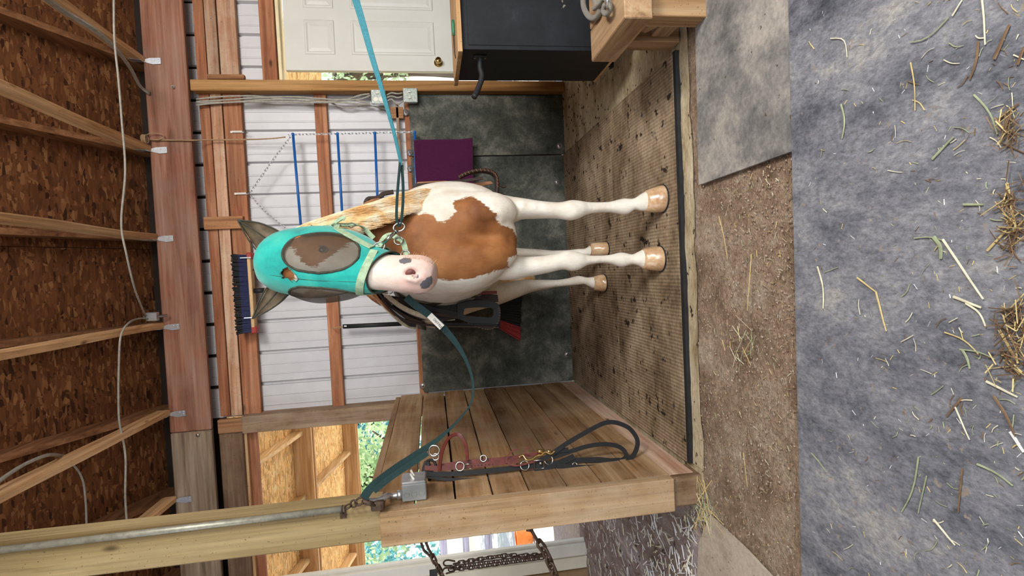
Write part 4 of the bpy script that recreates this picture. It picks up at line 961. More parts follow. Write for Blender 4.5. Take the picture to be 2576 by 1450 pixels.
# brow over both eyes
for s in (1, -1): ellipsoid(bmh, hsurf(.27, s * 1.15, -.012), (.028, .03, .03))
me = bpy.data.meshes.new('raw'); bmesh.ops.recalc_face_normals(bmh, faces=bmh.faces); bmh.to_mesh(me); bmh.free()
tmp = bpy.data.objects.new('raw', me); C.objects.link(tmp)
m1 = tmp.modifiers.new('r', 'REMESH'); m1.mode = 'VOXEL'; m1.voxel_size = .0068
m2 = tmp.modifiers.new('s', 'SMOOTH'); m2.factor = .5; m2.iterations = 5
dg = bpy.context.evaluated_depsgraph_get(); hm = bpy.data.meshes.new_from_object(tmp.evaluated_get(dg)); bpy.data.objects.remove(tmp); hm.name = 'body'
nv = len(hm.vertices); co = np.empty(nv * 3); hm.vertices.foreach_get('co', co); co = co.reshape(-1, 3)
no = np.empty(nv * 3); hm.vertices.foreach_get('normal', no); no = no.reshape(-1, 3)
# muscle relief: chest groove, nostrils, knees
def dent(p, r, amt, aniso=None):
    d = co - np.array(p)
    if aniso is not None:
        ax, s = aniso; ax = np.array(ax); al = d @ ax; d = d + np.outer(al * (s - 1), ax)
    g = np.exp(-(d ** 2).sum(1) / (r * r)); co[:] += -no * (g * amt)[:, None]
def bsn(px, py):
    q = proj(co); d = np.hypot(q[:, 0] - px, q[:, 1] - py); k = np.where(d < 5)[0]; k = k if len(k) else np.array([int(np.argmin(d))]); return Vector(co[k[np.argmin(co[k][:, 1])]])
for px, a in ((1150, .010), (1185, .020), (1220, .026), (1255, .020), (1280, .010)):
    dent(bsn(px, 590), .036, a, ((0, 0, 1), .7))
for px, py in ((1260, 545), (1200, 560)): dent(bsn(px, py), .035, -.008)
for px, py, r, a in ((1190, 545, .05, -.012), (1195, 640, .055, -.010), (1120, 600, .05, .006), (1290, 600, .03, .010), (1160, 690, .03, .006), (1255, 552, .02, .008)): dent(bsn(px, py), r, a)
# fetch nostril points
def head_snap(px, py, off=0.0, t0=0.0, t1=1.0):
    best = None
    for i in range(81):
        t = t0 + (t1 - t0) * i / 80
        for k in range(-60, 61):
            th = k / 60 * 2.4; q = HG[off][0]
            pass
    return best
def head_grid(off):
    ts = np.linspace(0.01, .99, 120); ths = np.linspace(-2.7, 2.7, 160); P = np.array([[hsurf(t, th, off) for th in ths] for t in ts])
    pr = proj(P); camd = np.linalg.norm(P - np.array([0, 0, H]), axis=-1); return ts, ths, P, pr, camd
HG = {}
def snap(px, py, off=0.0):
    if off not in HG: HG[off] = head_grid(off)
    ts, ths, P, pr, cd = HG[off]; d = np.hypot(pr[..., 0] - px, pr[..., 1] - py) + (cd - cd.min()) * 45
    i, j = np.unravel_index(np.argmin(d), d.shape); p = Vector(P[i, j])
    a = Vector(P[min(i + 1, len(ts) - 1), j] - P[max(i - 1, 0), j]); b = Vector(P[i, min(j + 1, len(ths) - 1)] - P[i, max(j - 1, 0)])
    n = a.cross(b).normalized(); n = -n if n.dot(p - (P0 + Lx * ts[i] * LEN)) < 0 else n
    return p, n, ts[i], ths[j]
for (pts_, s) in ((((1022, 688, .010, .014), (1029, 684, .011, .020), (1038, 685, .011, .020), (1047, 689, .010, .014)), 1),):
    for px, py, r, a in pts_: dent(snap(px, py)[0], r, a)
    for px, py in ((1024, 697), (1036, 702), (1048, 706)): dent(snap(px, py)[0], .012, -.008)
    for px, py in ((1028, 672), (1042, 674)): dent(snap(px, py)[0], .014, -.004)
dent(snap(1030, 742)[0], .014, .010)
for px, py in ()+((1430, 512), (1445, 545), (1440, 640), (1448, 676)): dent(at(px, py, 2.35), .022, -.004)
for px in range(1478, 1545, 12): dent(at(px, 515 if px < 1500 else 514, 2.37), .012, .0035); dent(at(px, 649, 2.41), .012, .0035)
for px, py in ((1300, 512), (1330, 515), (1360, 518), (1300, 665), (1335, 662), (1365, 660)): dent(at(px, py, 2.35), .02, .005)
for k in range(12):      # mouth line round the muzzle
    th = -1.2 + k * .3
co2 = co
hm.vertices.foreach_set('co', co.ravel()); hm.update()
for p in hm.polygons: p.use_smooth = True
# coat pattern as a signed field per vertex
def poly_sd(pts, poly):
    poly = np.array(poly, float); x, y = pts[:, 0], pts[:, 1]; ins = np.zeros(len(pts), bool); dm = np.full(len(pts), 1e9)
    for i in range(len(poly)):
        a, b = poly[i], poly[(i + 1) % len(poly)]
        e = b - a; wv = pts - a; t = np.clip((wv @ e) / (e @ e), 0, 1); dm = np.minimum(dm, np.hypot(*(wv - np.outer(t, e)).T))
        c1 = (a[1] > y) != (b[1] > y)
        if abs(b[1] - a[1]) > 1e-9: ins ^= c1 & (x < (b[0] - a[0]) * (y - a[1]) / (b[1] - a[1]) + a[0])
    return np.where(ins, dm, -dm)
pr = proj(co)
brown_px = [(700, 600), (760, 566), (850, 548), (950, 541), (1022, 538), (1077, 538), (1093, 541), (1099, 559), (1118, 559), (1134, 546), (1147, 533), (1139, 515), (1143, 503), (1158, 500), (1183, 492), (1206, 505), (1227, 520), (1237, 531), (1250, 538), (1248, 551), (1263, 567), (1275, 569), (1290, 575), (1303, 600), (1305, 642), (1280, 648), (1276, 655), (1281, 675), (1262, 678), (1243, 683), (1228, 690), (1217, 691), (1195, 700), (1170, 704), (1140, 706), (1118, 706), (1095, 701), (1040, 712), (900, 740), (700, 720)]
sdv = poly_sd(pr, brown_px) / 100.
back = co[:, 1] > 2.62
sdb = np.array([noise.noise(Vector((p[0] * 2.2 + 3, p[1] * 2.2, p[2] * 2.2))) for p in co[back]]) * .8 - .25
sdb = np.where((co[back][:, 2] < .95) | (co[back][:, 0] < .12), -.5, sdb); sdv[back] = sdb
# thigh and hind legs stay white; head: white blaze, brown cheeks, pink muzzle
hh = (co - np.array(P0)); tt = (hh @ np.array(Lx)) / LEN; ff = hh @ np.array(Fx); ss = hh @ np.array(Sx)
ishead = (tt > -.05) & (tt < 1.05) & (np.abs(ss) < .15) & (ff > -.17) & (co[:, 1] < 2.3) & (pr[:, 0] < 1100) 
hd = np.where(tt < .62, (np.abs(ss - .0) - .055 - .03 * tt) * 4 + .10 * np.sin(tt * 20), -.4)
sdv[ishead] = hd[ishead]
pink = np.where(ishead, np.clip((tt - .66) / .22, 0, 1), 0)
fz = np.array(snap(722, 688)[0]); dfz = np.linalg.norm(co - fz, axis=1); sdv = np.where(ishead & (dfz < .035), np.maximum(sdv, (.028 - dfz) * 6), sdv)
spots = np.full(nv, -1.)
for px, py, r in ((1015, 655, 11), (1025, 655, 10), (1047, 691, 7), (1041, 693, 5), (1072, 718, 13), (1080, 708, 11), (1062, 741, 9), (1052, 745, 7)):
    P = np.array(snap(px, py)[0]); d = np.linalg.norm(co - P, axis=1); spots = np.maximum(spots, (r * .00140 - d) * 60)
legdirt = np.clip((.75 - co[:, 2]) / .5, 0, 1)
for nm_, arr in (('coat', sdv), ('pink', pink), ('spots', spots)):
    a = hm.attributes.new(nm_, 'FLOAT', 'POINT'); a.data.foreach_set('value', np.asarray(arr, np.float32))
m, t, b = nmat('horse_coat', .62, 0, .25)
v = coords(t, (1, 1, 1), rnd=False); nz = noise_n(t, v, 28, 5, .7)
def attr(t, nm_): a = N(t, 'Attribute'); a.attribute_name = nm_; return a.outputs['Fac']
def madd(t, a, b_, mul=1.0):
    q = N(t, 'Math', operation='MULTIPLY_ADD'); t.links.new(b_, q.inputs[0]); q.inputs[1].default_value = mul; t.links.new(a, q.inputs[2]); return q.outputs[0]
zsc = coords(t, (60, 60, 9), rnd=False); hairn = noise_n(t, zsc, 2.2, 4, .7)
edge = madd(t, attr(t, 'coat'), hairn, .20); edge = madd(t, edge, nz, .12)
eb = ramp(t, edge, [(.150, (0, 0, 0)), (.178, (1, 1, 1))]); ebw = N(t, 'RGBToBW'); t.links.new(eb, ebw.inputs[0])
brown = ramp(t, noise_n(t, v, 4, 5, .6), [(.34, (.17, .062, .02)), (.5, (.285, .112, .036)), (.66, (.39, .17, .06))])
white = ramp(t, noise_n(t, v, 9, 5, .6), [(.3, (.66, .58, .46)), (.6, (.80, .755, .665))])
pinkc = ramp(t, noise_n(t, v, 16, 4, .6), [(.3, (.70, .44, .37)), (.65, (.80, .60, .52))])
c = mix(t, attr(t, 'pink'), white, pinkc); c = mix(t, ebw.outputs[0], c, brown)
se = madd(t, attr(t, 'spots'), noise_n(t, v, 70, 4, .7), 1.3); sb_ = ramp(t, se, [(.46, (0, 0, 0)), (.66, (1, 1, 1))]); sbw = N(t, 'RGBToBW'); t.links.new(sb_, sbw.inputs[0])
c = mix(t, sbw.outputs[0], c, (.13, .125, .14)); c = mix(t, .5, c, ramp(t, hairn, [(.3, (.80, .78, .74)), (.65, (1, 1, 1))]), 'MULTIPLY')
t.links.new(c, b.inputs['Base Color']); bump(t, b, hairn, .25, .002)
b.inputs['Subsurface Weight'].default_value = .03
hm.materials.clear(); hm.materials.append(m); COAT = m
co -= np.array(HB); hm.vertices.foreach_set('co', co.ravel()); hm.update()
new_obj('body', hm, None, horse)
# hooves
HOOF = ground('hoof_horn', [(.3, (.36, .20, .10)), (.5, (.60, .38, .21)), (.7, (.74, .56, .38))], 14, 50, bstr=.05, bd=.001, rough=.22, stretch=(1, 1, .5), fine=.3)
HOOF.node_tree.nodes['Principled BSDF'].inputs['Specular IOR Level'].default_value = .8
def hoof(x0, a0, b0, x1, a1, b1, Y, ry0, ry1, dy=-.03):
    p0, p1 = at(x0, a0, Y), at(x0, b0, Y); q0, q1 = at(x1, a1, Y + dy * .5), at(x1, b1, Y + dy * .5)
    zt_ = (p0.z + p1.z) / 2; zb0 = .014; c0 = (p0 + p1) / 2; c1 = (q0 + q1) / 2; w0 = (p0.x - p1.x) / 2; w1 = (q0.x - q1.x) / 2
    slope = (p0.z - p1.z) / 2
    bm = bmesh.new()
    loft(bm, [((c0.x, Y, zt_ + .012), (w0 * .93, 0, slope), (0, ry0 * .92, 0)), ((c0.x, Y, zt_), (w0 * 1.03, 0, slope), (0, ry0, 0)), ((c0.x * .75 + c1.x * .25, Y + dy * .25, zt_ * .7 + zb0 * .3), ((w0 + w1) / 2, 0, slope * .6), (0, (ry0 + ry1) / 2, 0)), ((c1.x, Y + dy, zb0 + .004), (w1, 0, 0), (0, ry1, 0)), ((c1.x, Y + dy, zb0), (w1 * .96, 0, 0), (0, ry1 * .96, 0))], 32)
    h_ = build('hoof', bm, HOOF, horse, True)
    bm = bmesh.new(); ring_ = [(c1.x + w1 * 1.005 * math.cos(k * PI / 16), Y + dy + ry1 * 1.005 * math.sin(k * PI / 16), zb0 + .003) for k in range(32)]
    tube(bm, ring_, .0035, 5, closed=True); build('hoof_rim', bm, BLACKR, h_, True)
hoof(1628, 479, 533, 1668, 467, 535, 2.37, .050, .066)
hoof(1621, 626, 677, 1661, 620, 683, 2.42, .049, .062)
hoof(1498, 695, 731, 1520, 690, 734, 3.27, .052, .066)
hoof(1491, 612, 645, 1517, 609, 646, 3.20, .050, .062)
# tail
bm = bmesh.new(); tube(bm, spline([(-.08, 3.68, 1.18), (-.08, 3.80, 1.05), (-.08, 3.84, .75), (-.07, 3.82, .35)], 6), [.03] * 6 + [.05] * 6 + [.06] * 6 + [.02], 10)
m, t, b = nmat('blond_hair', .5, 0, .35); v = coords(t, (1, 1, 1), False); c = ramp(t, noise_n(t, v, 12, 5), [(.35, (.66, .36, .13)), (.5, (.82, .55, .27)), (.64, (.90, .78, .58))]); t.links.new(c, b.inputs[0]); HAIR = m
build('tail', bm, HAIR, horse, True)
# mane: locks from the crest falling over the viewer-right side of the neck
V = []; Fc = []
crest = spline([at(672, 628, 2.20), at(720, 598, 2.23), at(780, 575, 2.28), at(850, 558, 2.35), at(920, 540, 2.44), at(990, 520, 2.55)], 30)
outer = spline([at(690, 608, 2.12), at(750, 568, 2.15), at(830, 541, 2.19), at(910, 519, 2.23), at(985, 494, 2.30), at(1050, 474, 2.36), at(1085, 478, 2.38)], 25)
def lock(P, r):
    k0 = len(V)
    for i, p in enumerate(P):
        d = (P[min(i + 1, len(P) - 1)] - P[max(i - 1, 0)]).normalized(); a = d.orthogonal().normalized(); b2 = d.cross(a); rr = r * (1 - .75 * (i / (len(P) - 1)) ** 2)
        for q in range(3): V.append(tuple(p + (a * math.cos(q * 2.1) + b2 * math.sin(q * 2.1)) * rr - HB))
    for i in range(len(P) - 1):
        for q in range(3): A_ = k0 + i * 3 + q; B2 = k0 + i * 3 + (q + 1) % 3; Fc.append((A_, B2, B2 + 3, A_ + 3))
rng = random.Random(3)
ncr = len(crest) - 1
for k in range(4200):
    u = rng.random(); i = int(u * ncr * .97); a = crest[i]; length = .20 + .16 * rng.random(); j = min(ncr, i + int(18 + 60 * rng.random() ** 1.0)); o_ = outer[min(ncr, i + 6)]; e_ = outer[j]
    inn = rng.random()                     # spread towards the camera side of the neck
    e2 = e_ + Vector((-.125 * inn * (0.75 + .25 * (1 - j / ncr)), -.06 * inn, -.05 * rng.random()))
    o2 = o_.lerp(a, .15) + Vector((-.055 * inn, -.055 * inn, .0))
    P = spline([a + Vector((rng.uniform(-.01, .01), rng.uniform(-.01, .01), 0)), o2, o2.lerp(e2, .55) + Vector((.006, 0, -.005)), e2], 3)
    lock(P, rng.uniform(.0014, .0026))
me = bpy.data.meshes.new('mane'); me.from_pydata(V, [], Fc); me.update()
for p in me.polygons: p.use_smooth = True
o = new_obj('mane', me, HAIR, horse); o['label'] = 'long blond mane'; o['kind'] = 'stuff'
# eyes (under the mesh)
m, t, b = nmat('eye_gloss', .08); b.inputs[0].default_value = (.01, .008, .012, 1); EYE = m
pe_, ne_, te_, the_ = snap(808, 626)
for s in (1, -1):
    c = hsurf(te_, s * the_, -.012); bm = bmesh.new(); ellipsoid(bm, c, (.017, .019, .017)); ob_ = build('eye', bm, EYE, horse, True)
    n_ = (hsurf(te_, s * the_, .03) - c).normalized(); bm = bmesh.new(); ring(bm, c + n_ * .010, n_, .014, .003, 20, 1.5, Lx); build('eyelid', bm, plain('dark_eyelid', (.05, .04, .045), .5), ob_, True)
NOS = plain('nostril_lining', (.16, .055, .045), .6)
for pxs in (((1019, 690), (1025, 683), (1034, 682), (1043, 687)),):
    bm = bmesh.new(); tube(bm, spline([snap(x, y)[0] - snap(x, y)[1] * .0125 for x, y in pxs], 5), [.004, .006, .008, .009, .010, .010, .010, .010, .010, .010, .009, .008, .007, .006, .005, .004], 8); build('nostril', bm, NOS, horse, True)
# whiskers
bm = bmesh.new()
for k in range(26):
    px = 1015 + k * 3.2; py = 652 - 2 * math.sin(k) + max(0, (k - 14)) * 1.4; p, n_, _, _ = snap(px, py); d = (n_ * .5 + Vector((.5, -.1, -.3 + .4 * rng.random()))).normalized()
    tube(bm, [p, p + d * .012, p + d * .024 + Vector((0, 0, -.002))], [.0006, .0005, .0003], 3)
build('whiskers', bm, HAIR, horse)

# ================================================================== FLY MASK
m, t, b = nmat('teal_lycra', .75, 0, .2); v = coords(t, (1, 1, 1), False); f_ = noise_n(t, v, 7, 5, .6); g_ = noise_n(t, v, 260, 2)
c = ramp(t, f_, [(.30, (.01, .22, .20)), (.5, (.015, .40, .34)), (.72, (.07, .50, .38))]); c = mix(t, .3, c, ramp(t, g_, [(.3, (.8, .8, .8)), (.6, (1, 1, 1))]), 'MULTIPLY')
t.links.new(c, b.inputs[0]); bump(t, b, g_, .15, .001); b.inputs['Sheen Weight'].default_value = .3; TEAL = m
m, t, b = nmat('dark_mesh', .8, 0, .2); v = coords(t, (1, 1, 1), False)
b.inputs[0].default_value = (.085, .070, .052, 1)
f2_ = noise_n(t, v, 5, 3); a_ = ramp(t, f2_, [(.35, (.50, .50, .50)), (.65, (.66, .66, .66))]); t.links.new(a_, b.inputs['Alpha']); MESHM = m
m, t, b = nmat('ear_mesh', .8, 0, .25); v = coords(t, (1, 1, 1), False); f3_ = noise_n(t, v, 20, 4)
t.links.new(ramp(t, f3_, [(.3, (.085, .060, .035)), (.55, (.17, .125, .075)), (.75, (.26, .20, .13))]), b.inputs[0]); b.inputs['Alpha'].default_value = .86; EARM = m
TRIM = plain('dark_binding', (.045, .045, .030), .8, 0, .4, 60, .3)
mask = thing('fly_mask', 'teal fly mask with dark mesh eyes and ears, torn on the forehead', 'mask', P0 + Fx * .12)
OFF = .010
nt_, nth = 120, 200; T0, T1 = .0, .685
def mT(i, th):     # lower hem dips at the front
    return T0 + (T1 + .040 * (1 - math.cos(th)) - T0) * i / nt_
ell_px = dict(c=(808, 637), a=96, b=49, rot=math.radians(-2))
def in_ell(x, y, e, g=1.0):
    dx, dy = x - e['c'][0], y - e['c'][1]; c_, s_ = math.cos(e['rot']), math.sin(e['rot']); u = (dx * c_ + dy * s_) / e['a']; v_ = (-dx * s_ + dy * c_) / e['b']; return (abs(u) ** 2.2 + abs(v_) ** 2.2) / g
# eye panel in head coordinates: fitted around the eye, mirrored for the other side
GR = np.array([[hsurf(mT(i, -PI + 2 * PI * k / nth), -PI + 2 * PI * k / nth, OFF) for k in range(nth)] for i in range(nt_ + 1)])
GP = proj(GR)
TH = np.array([-PI + 2 * PI * k / nth for k in range(nth)])
side = (TH > .25) & (TH < 2.3)
IN = np.zeros((nt_ + 1, nth), float) + 9
for i in range(nt_ + 1):
    for k in range(nth):
        if side[k]: IN[i, k] = in_ell(GP[i, k, 0], GP[i, k, 1], ell_px)
# beyond the visible profile continue the oval backwards
vis_lim = 1.75
for k in range(nth):
    if TH[k] > vis_lim: IN[:, k] = 9
for k in range(nth):
    if TH[k] < 0: IN[:, k] = IN[:, (nth - k) % nth]
tear_px = [(712, 677), (722, 672), (733, 680), (744, 692), (751, 702), (745, 709), (737, 703), (735, 711), (724, 700), (708, 703), (713, 695), (705, 690)]
TS = poly_sd(GP.reshape(-1, 2), tear_px).reshape(nt_ + 1, nth)
camv = np.array([0, 0, H]); front = (TH > -1.2) & (TH < 1.3)
def bulge(i, k):
    v_ = IN[i, k]
    return .020 * max(0.0, 1 - v_) ** .7 if v_ < 1 else 0.0
bmT = bmesh.new(); bmE = {1: bmesh.new(), -1: bmesh.new()}; vT = {}; vE = {1: {}, -1: {}}
fold = lambda i, k: .0016 * noise.noise(Vector((i * .06, k * .12, 1))) 
def gv(store, bm, i, k, off):
    key = (i, k % nth)
    if key not in store:
        t_ = mT(i, TH[k % nth]); store[key] = bm.verts.new(hsurf(t_, TH[k % nth], OFF + off + fold(i, k)))
    return store[key]
for i in range(nt_):
    for k in range(nth):
        q = [(i, k), (i, (k + 1) % nth), (i + 1, (k + 1) % nth), (i + 1, k)]
        ins = sum(IN[a] < 1 for a in q); s = 1 if TH[k] > 0 else -1
        if sum(TS[a] > 0 for a in q) >= 3 and front[k]: continue
        if ins >= 2: bmE[s].faces.new([gv(vE[s], bmE[s], a[0], a[1], bulge(*a) + .001) for a in q])
        else: bmT.faces.new([gv(vT, bmT, a[0], a[1], 0) for a in q])
bmesh.ops.holes_fill(bmT, edges=[], sides=0)
# cap on the poll
top_ = [vT[(0, k)] for k in range(nth) if (0, k) in vT]
cv = bmT.verts.new(P0 - Lx * .025)
for a, b_ in zip(top_, top_[1:] + top_[:1]): bmT.faces.new([a, b_, cv])
o = build('hood', bmT, TEAL, mask, True); md = o.modifiers.new('thick', 'SOLIDIFY'); md.thickness = .0015; md.offset = 1
for s in (1, -1):
    o = build('eye_mesh', bmE[s], MESHM, mask, True); o['label'] = 'dark see-through eye mesh'
# binding round each eye panel: trace the oval
def oval_loop(s):
    # sort boundary points by angle round the eye centre
    pts = []
    ic, kc = np.argwhere(IN[:, TH > 0] < 1).mean(0); off_k = int(np.argmax(TH > 0)); kc += off_k
    for a in range(72):
        ang = 2 * PI * a / 72; r_ = 0
        while r_ < 120:
            i = ic + math.cos(ang) * r_; k = kc + math.sin(ang) * r_
            ii, kk = int(round(i)), int(round(k))
            if ii < 0 or ii > nt_ or kk >= nth or IN[ii, kk] > 1: break
            r_ += .5
        th_ = -PI + 2 * PI * k / nth; t_ = mT(max(0, i), th_)
        pts.append(hsurf(t_, s * th_, OFF + .002))
    return pts
for s in (1, -1):
    bm = bmesh.new(); L_ = oval_loop(s); L2 = [(L_[i - 1] + L_[i] * 2 + L_[(i + 1) % 72]) / 4 for i in range(72)]; tube(bm, L2, .0042, 6, closed=True); build('eye_binding', bm, TRIM, mask, True)
# seams and lower hem
bm = bmesh.new(); tube(bm, [hsurf(.13 + .5 * k / 30, .0, OFF + .0015) for k in range(31)], .0009, 4); build('centre_seam', bm, TRIM, mask)
bm = bmesh.new(); tube(bm, [hsurf(mT(nt_, TH[k]), TH[k], OFF + .001) for k in range(0, nth, 2)], .003, 5, closed=True); build('hem', bm, TRIM, mask, True)
bm = bmesh.new(); tr_ = [snap(x, y, OFF + .001)[0] for x, y in tear_px]; tube(bm, tr_, .0013, 4, closed=True); build('torn_edge', bm, TRIM, mask, True)
# patch of coat under the tear is the horse itself
# ears: hollow cone covers
def ear(base_px, Yb, tip_px, Yt, wbase, name='ear_cover', lab=None, twist=0):
    b0, b1 = at(base_px[0][0], base_px[0][1], Yb), at(base_px[1][0], base_px[1][1], Yb); tip = at(tip_px[0], tip_px[1], Yt)
    c0 = (b0 + b1) / 2; h0 = (b0 - b1) / 2; bm = bmesh.new(); rings = []; n = 14; seg = 20; ax = (tip - c0)
    nrm = ax.cross(h0).normalized()
    if nrm.y > 0: nrm = -nrm
    for i in range(n + 1):
        u = i / n; f = (1 - u) ** .8 * (1 + 1.0 * u * (1 - u)) if u < 1 else 0; f = max(f, .02)
        c = c0 + ax * u + Vector((0, .02, 0)) * math.sin(u * PI); r = []
        for k in range(seg):
            a = 2 * PI * k / seg; ca, sa = math.cos(a), math.sin(a)
            dep = .022 * f * (sa if sa < 0 else -.55 * sa * (1 - .0 * abs(ca)))   # front face cupped inwards
            r.append(bm.verts.new(c + h0 * ca * f - nrm * dep * -1 * (1) ))
        rings.append(r)
    for A_, B2 in zip(rings[:-1], rings[1:]):
        for k in range(seg): bm.faces.new([A_[k], A_[(k + 1) % seg], B2[(k + 1) % seg], B2[k]])
    bm.faces.new(rings[-1]); o = build(name, bm, EARM, mask, True)
    bm = bmesh.new(); tube(bm, [v_ for v_ in spline([c0 + h0 + nrm * .004, c0 + ax * .5 + h0 * .72 + nrm * .006, tip], 8)], .003, 5)
    tube(bm, spline([c0 - h0 + nrm * .004, c0 + ax * .5 - h0 * .72 + nrm * .006, tip], 8), .003, 5); tube(bm, spline([c0 + h0 * .1 + nrm * .012, c0 + ax * .5 + h0 * .12 + nrm * .014, tip], 8), .0028, 5)
    tube(bm, spline([c0 - h0, c0 + nrm * .014 - ax * .02, c0 + h0], 6), .004, 5)
    build('ear_seam', bm, TRIM, o, True)
ear(((712, 588), (675, 657)), 2.12, (597, 553), 2.10, .05)
ear(((727, 741), (688, 703)), 2.10, (635, 802), 2.08, .05)

# ================================================================== HALTER
hal = thing('halter', 'faded green webbing halter worn over the teal fly mask', 'halter', snap(940, 628, .012)[0])
def strap(name, px, wd, mat, parent, off=.016, n=6, th=.004, ext_a=None, ext_b=None, label=None):
    P_, N_ = [], []
    for x, y in px:
        p, n_, _, _ = snap(x, y, off); P_.append(p); N_.append(n_)
    if ext_a: P_ = [p for p, _n in ext_a] + P_; N_ = [n_ for _p, n_ in ext_a] + N_
    if ext_b: P_ += [p for p, _n in ext_b]; N_ += [n_ for _p, n_ in ext_b]
    S_ = spline(P_, n); NN = [v_.normalized() for v_ in spline(N_, n)]
    bm = bmesh.new(); ribbon(bm, S_, NN, wd, th); o = build(name, bm, mat, parent)
    if label: o['label'] = label
    return o
def hp_(t_, th, off=.016):
    p = hsurf(t_, th, off); return (p, (p - (P0 + Lx * t_ * LEN)).normalized())
r1 = snap(942, 624, .018)[0]; t1, th1 = snap(942, 624, .016)[2:]
pb_ = snap(918, 745, .016); 
nb = [(941, 630), (918, 672), (906, 704), (904, 728), (910, 742)]
tl_ = pb_[2]
strap('noseband', nb, .027, HALTER, hal, ext_b=[hp_(tl_ + .03, -1.5), hp_(tl_ + .05, -1.9), hp_(t1 + .02, -2.6), hp_(t1 + .02, PI), hp_(t1 + .01, 2.5), hp_(t1, 1.9)])
tc_, thc_ = snap(845, 573, .016)[2:]
strap('cheek_strap', [(936, 622), (912, 610), (889, 598), (866, 585), (848, 575)], .028, HALTER, hal)
cp_ = snap(846, 573, .018)[0]
# crown strap over the mane towards the poll, and throat strap
bm = bmesh.new(); CP = [cp_, at(846, 566, 2.10), at(820, 571, 2.12), at(790, 577, 2.14), at(750, 584, 2.17), at(712, 600, 2.2), at(690, 640, 2.24)]; ribbon(bm, spline(CP, 6), Vector((.75, -.65, .1)), .022, .004); build('crown_strap', bm, HALTER, hal)
bm = bmesh.new(); CP = [at(838, 573, 2.10), at(842, 562, 2.085), at(852, 554, 2.08), at(862, 549, 2.08), at(868, 551, 2.08)]; ribbon(bm, spline(CP, 6), Vector((.5, -.8, .1)), .016, .005); build('crown_tip', bm, HALTER, hal)
bm = bmesh.new(); CP = [at(846, 566, 2.08), at(870, 566, 2.10), at(895, 565, 2.12), at(915, 575, 2.16), at(940, 600, 2.17)]; ribbon(bm, spline(CP, 6), Vector((.7, -.7, .1)), .020, .004); build('throat_strap', bm, HALTER, hal)
bm = bmesh.new(); CP = [at(952, 622, 1.99), at(968, 598, 1.99), at(985, 592, 2.0), at(1000, 600, 2.0), at(1012, 606, 2.0), at(1018, 622, 1.99), at(1022, 642, 1.99)]; ribbon(bm, spline(CP, 6), Vector((.4, -.9, .1)), .020, .004); build('chin_strap', bm, HALTER, hal)
bm = bmesh.new(); ring(bm, at(940, 628, 1.955), Vector((.5, -.85, 0)), .020, .0032, 20, 1.3, Lx); ring(bm, at(1003, 606, 1.99), Vector((.4, -.9, 0)), .016, .003, 20); ring(bm, at(1020, 640, 1.98), Vector((.4, -.9, 0)), .016, .003, 20); build('halter_ring', bm, NICKEL, hal, True)
for px, py, Yq in ((838, 575, 2.07), (846, 567, 2.075), (783, 574, 2.12), (884, 567, 2.10)):
    bm = bmesh.new(); c = at(px, py, Yq); ring(bm, c, Vector((.6, -.8, 0)), .013, .0025, 4, 1.3, Vector((0, 0, 1))); build('buckle', bm, NICKEL, hal)
p2_ = hsurf(tl_ + .07, -1.75, .02); bm = bmesh.new(); ring(bm, p2_, Vector((-.6, -.8, 0)), .018, .003, 16, 1.3, Lx); build('halter_ring', bm, NICKEL, hal, True)

# ================================================================== CROSS TIES
xt = thing('cross_tie_strap', 'teal cross-tie strap from the halter to the top edge of the photo', 'strap', at(1003, 590, 1.95), 'cross ties')
PA = at(1003, 562, 1.96)
bm = bmesh.new(); CP = [at(887, -60, 2.20), at(893, -10, 2.19), at(910, 50, 2.17), at(935, 140, 2.13), at(962, 230, 2.09), at(990, 330, 2.05), at(1005, 395, 2.02), at(1009, 418, 2.01)]
S_ = spline(CP, 8); n = len(S_); ribbon(bm, S_, [Vector((0, -1, 0)) if i < n * .2 else Vector((0, -math.cos((i / n - .2) * 1.5), math.sin((i / n - .2) * 1.5))).normalized() for i in range(n)], [.034 - .018 * min(1, i / n * 1.5) for i in range(n)], .003); build('webbing', bm, TEALW, xt)
bm = bmesh.new(); CP = [at(1007, 405, 2.02), at(1001, 470, 1.995), at(998, 520, 1.98), at(998, 552, 1.965), at(1003, 566, 1.96), at(1009, 555, 1.96), at(1013, 520, 1.975), at(1014, 470, 1.99), at(1011, 418, 2.015)]; ribbon(bm, spline(CP, 8), Vector((0, -.5, .86)), .016, .004); build('loop', bm, GREENW, xt)
bm = bmesh.new(); ring(bm, at(1004, 572, 1.955), Vector((.3, -.9, .3)), .016, .0035, 20, 1.35, Vector((0, 0, 1)))
a_, b_ = at(1000, 580, 1.95), at(962, 613, 1.94); cyl(bm, a_, b_, .0065, 12); ring(bm, a_.lerp(b_, .1), (b_ - a_), .009, .003, 14); ring(bm, a_.lerp(b_, .55), (b_ - a_), .008, .002, 14)
ring(bm, at(951, 624, 1.94), Vector((.3, -.95, 0)), .018, .0038, 22, 1.5, (b_ - a_)); cyl(bm, a_.lerp(b_, .4), a_.lerp(b_, .4) + Vector((.0, -.015, .008)), .003, 8); build('bolt_snap', bm, NICKEL, xt, True)
x2 = thing('cross_tie_strap', 'dark green cross-tie strap sagging from the horse to the tall post on the left', 'strap', at(905, 1262, 2.08), 'cross ties')
bm = bmesh.new(); CP = [at(1022, 748, 1.98), at(1045, 768, 1.99), at(1078, 792, 2.0), at(1110, 820, 2.02), at(1150, 868, 2.04), at(1178, 920, 2.06), at(1190, 970, 2.07), at(1184, 1015, 2.07), at(1160, 1050, 2.07), at(1125, 1086, 2.07), at(1090, 1115, 2.07), at(1050, 1143, 2.07), at(1005, 1172, 2.07), at(960, 1205, 2.07), at(930, 1232, 2.07), at(915, 1254, 2.07)]
S_ = spline(CP, 8); n = len(S_); wd_ = []; nn_ = []
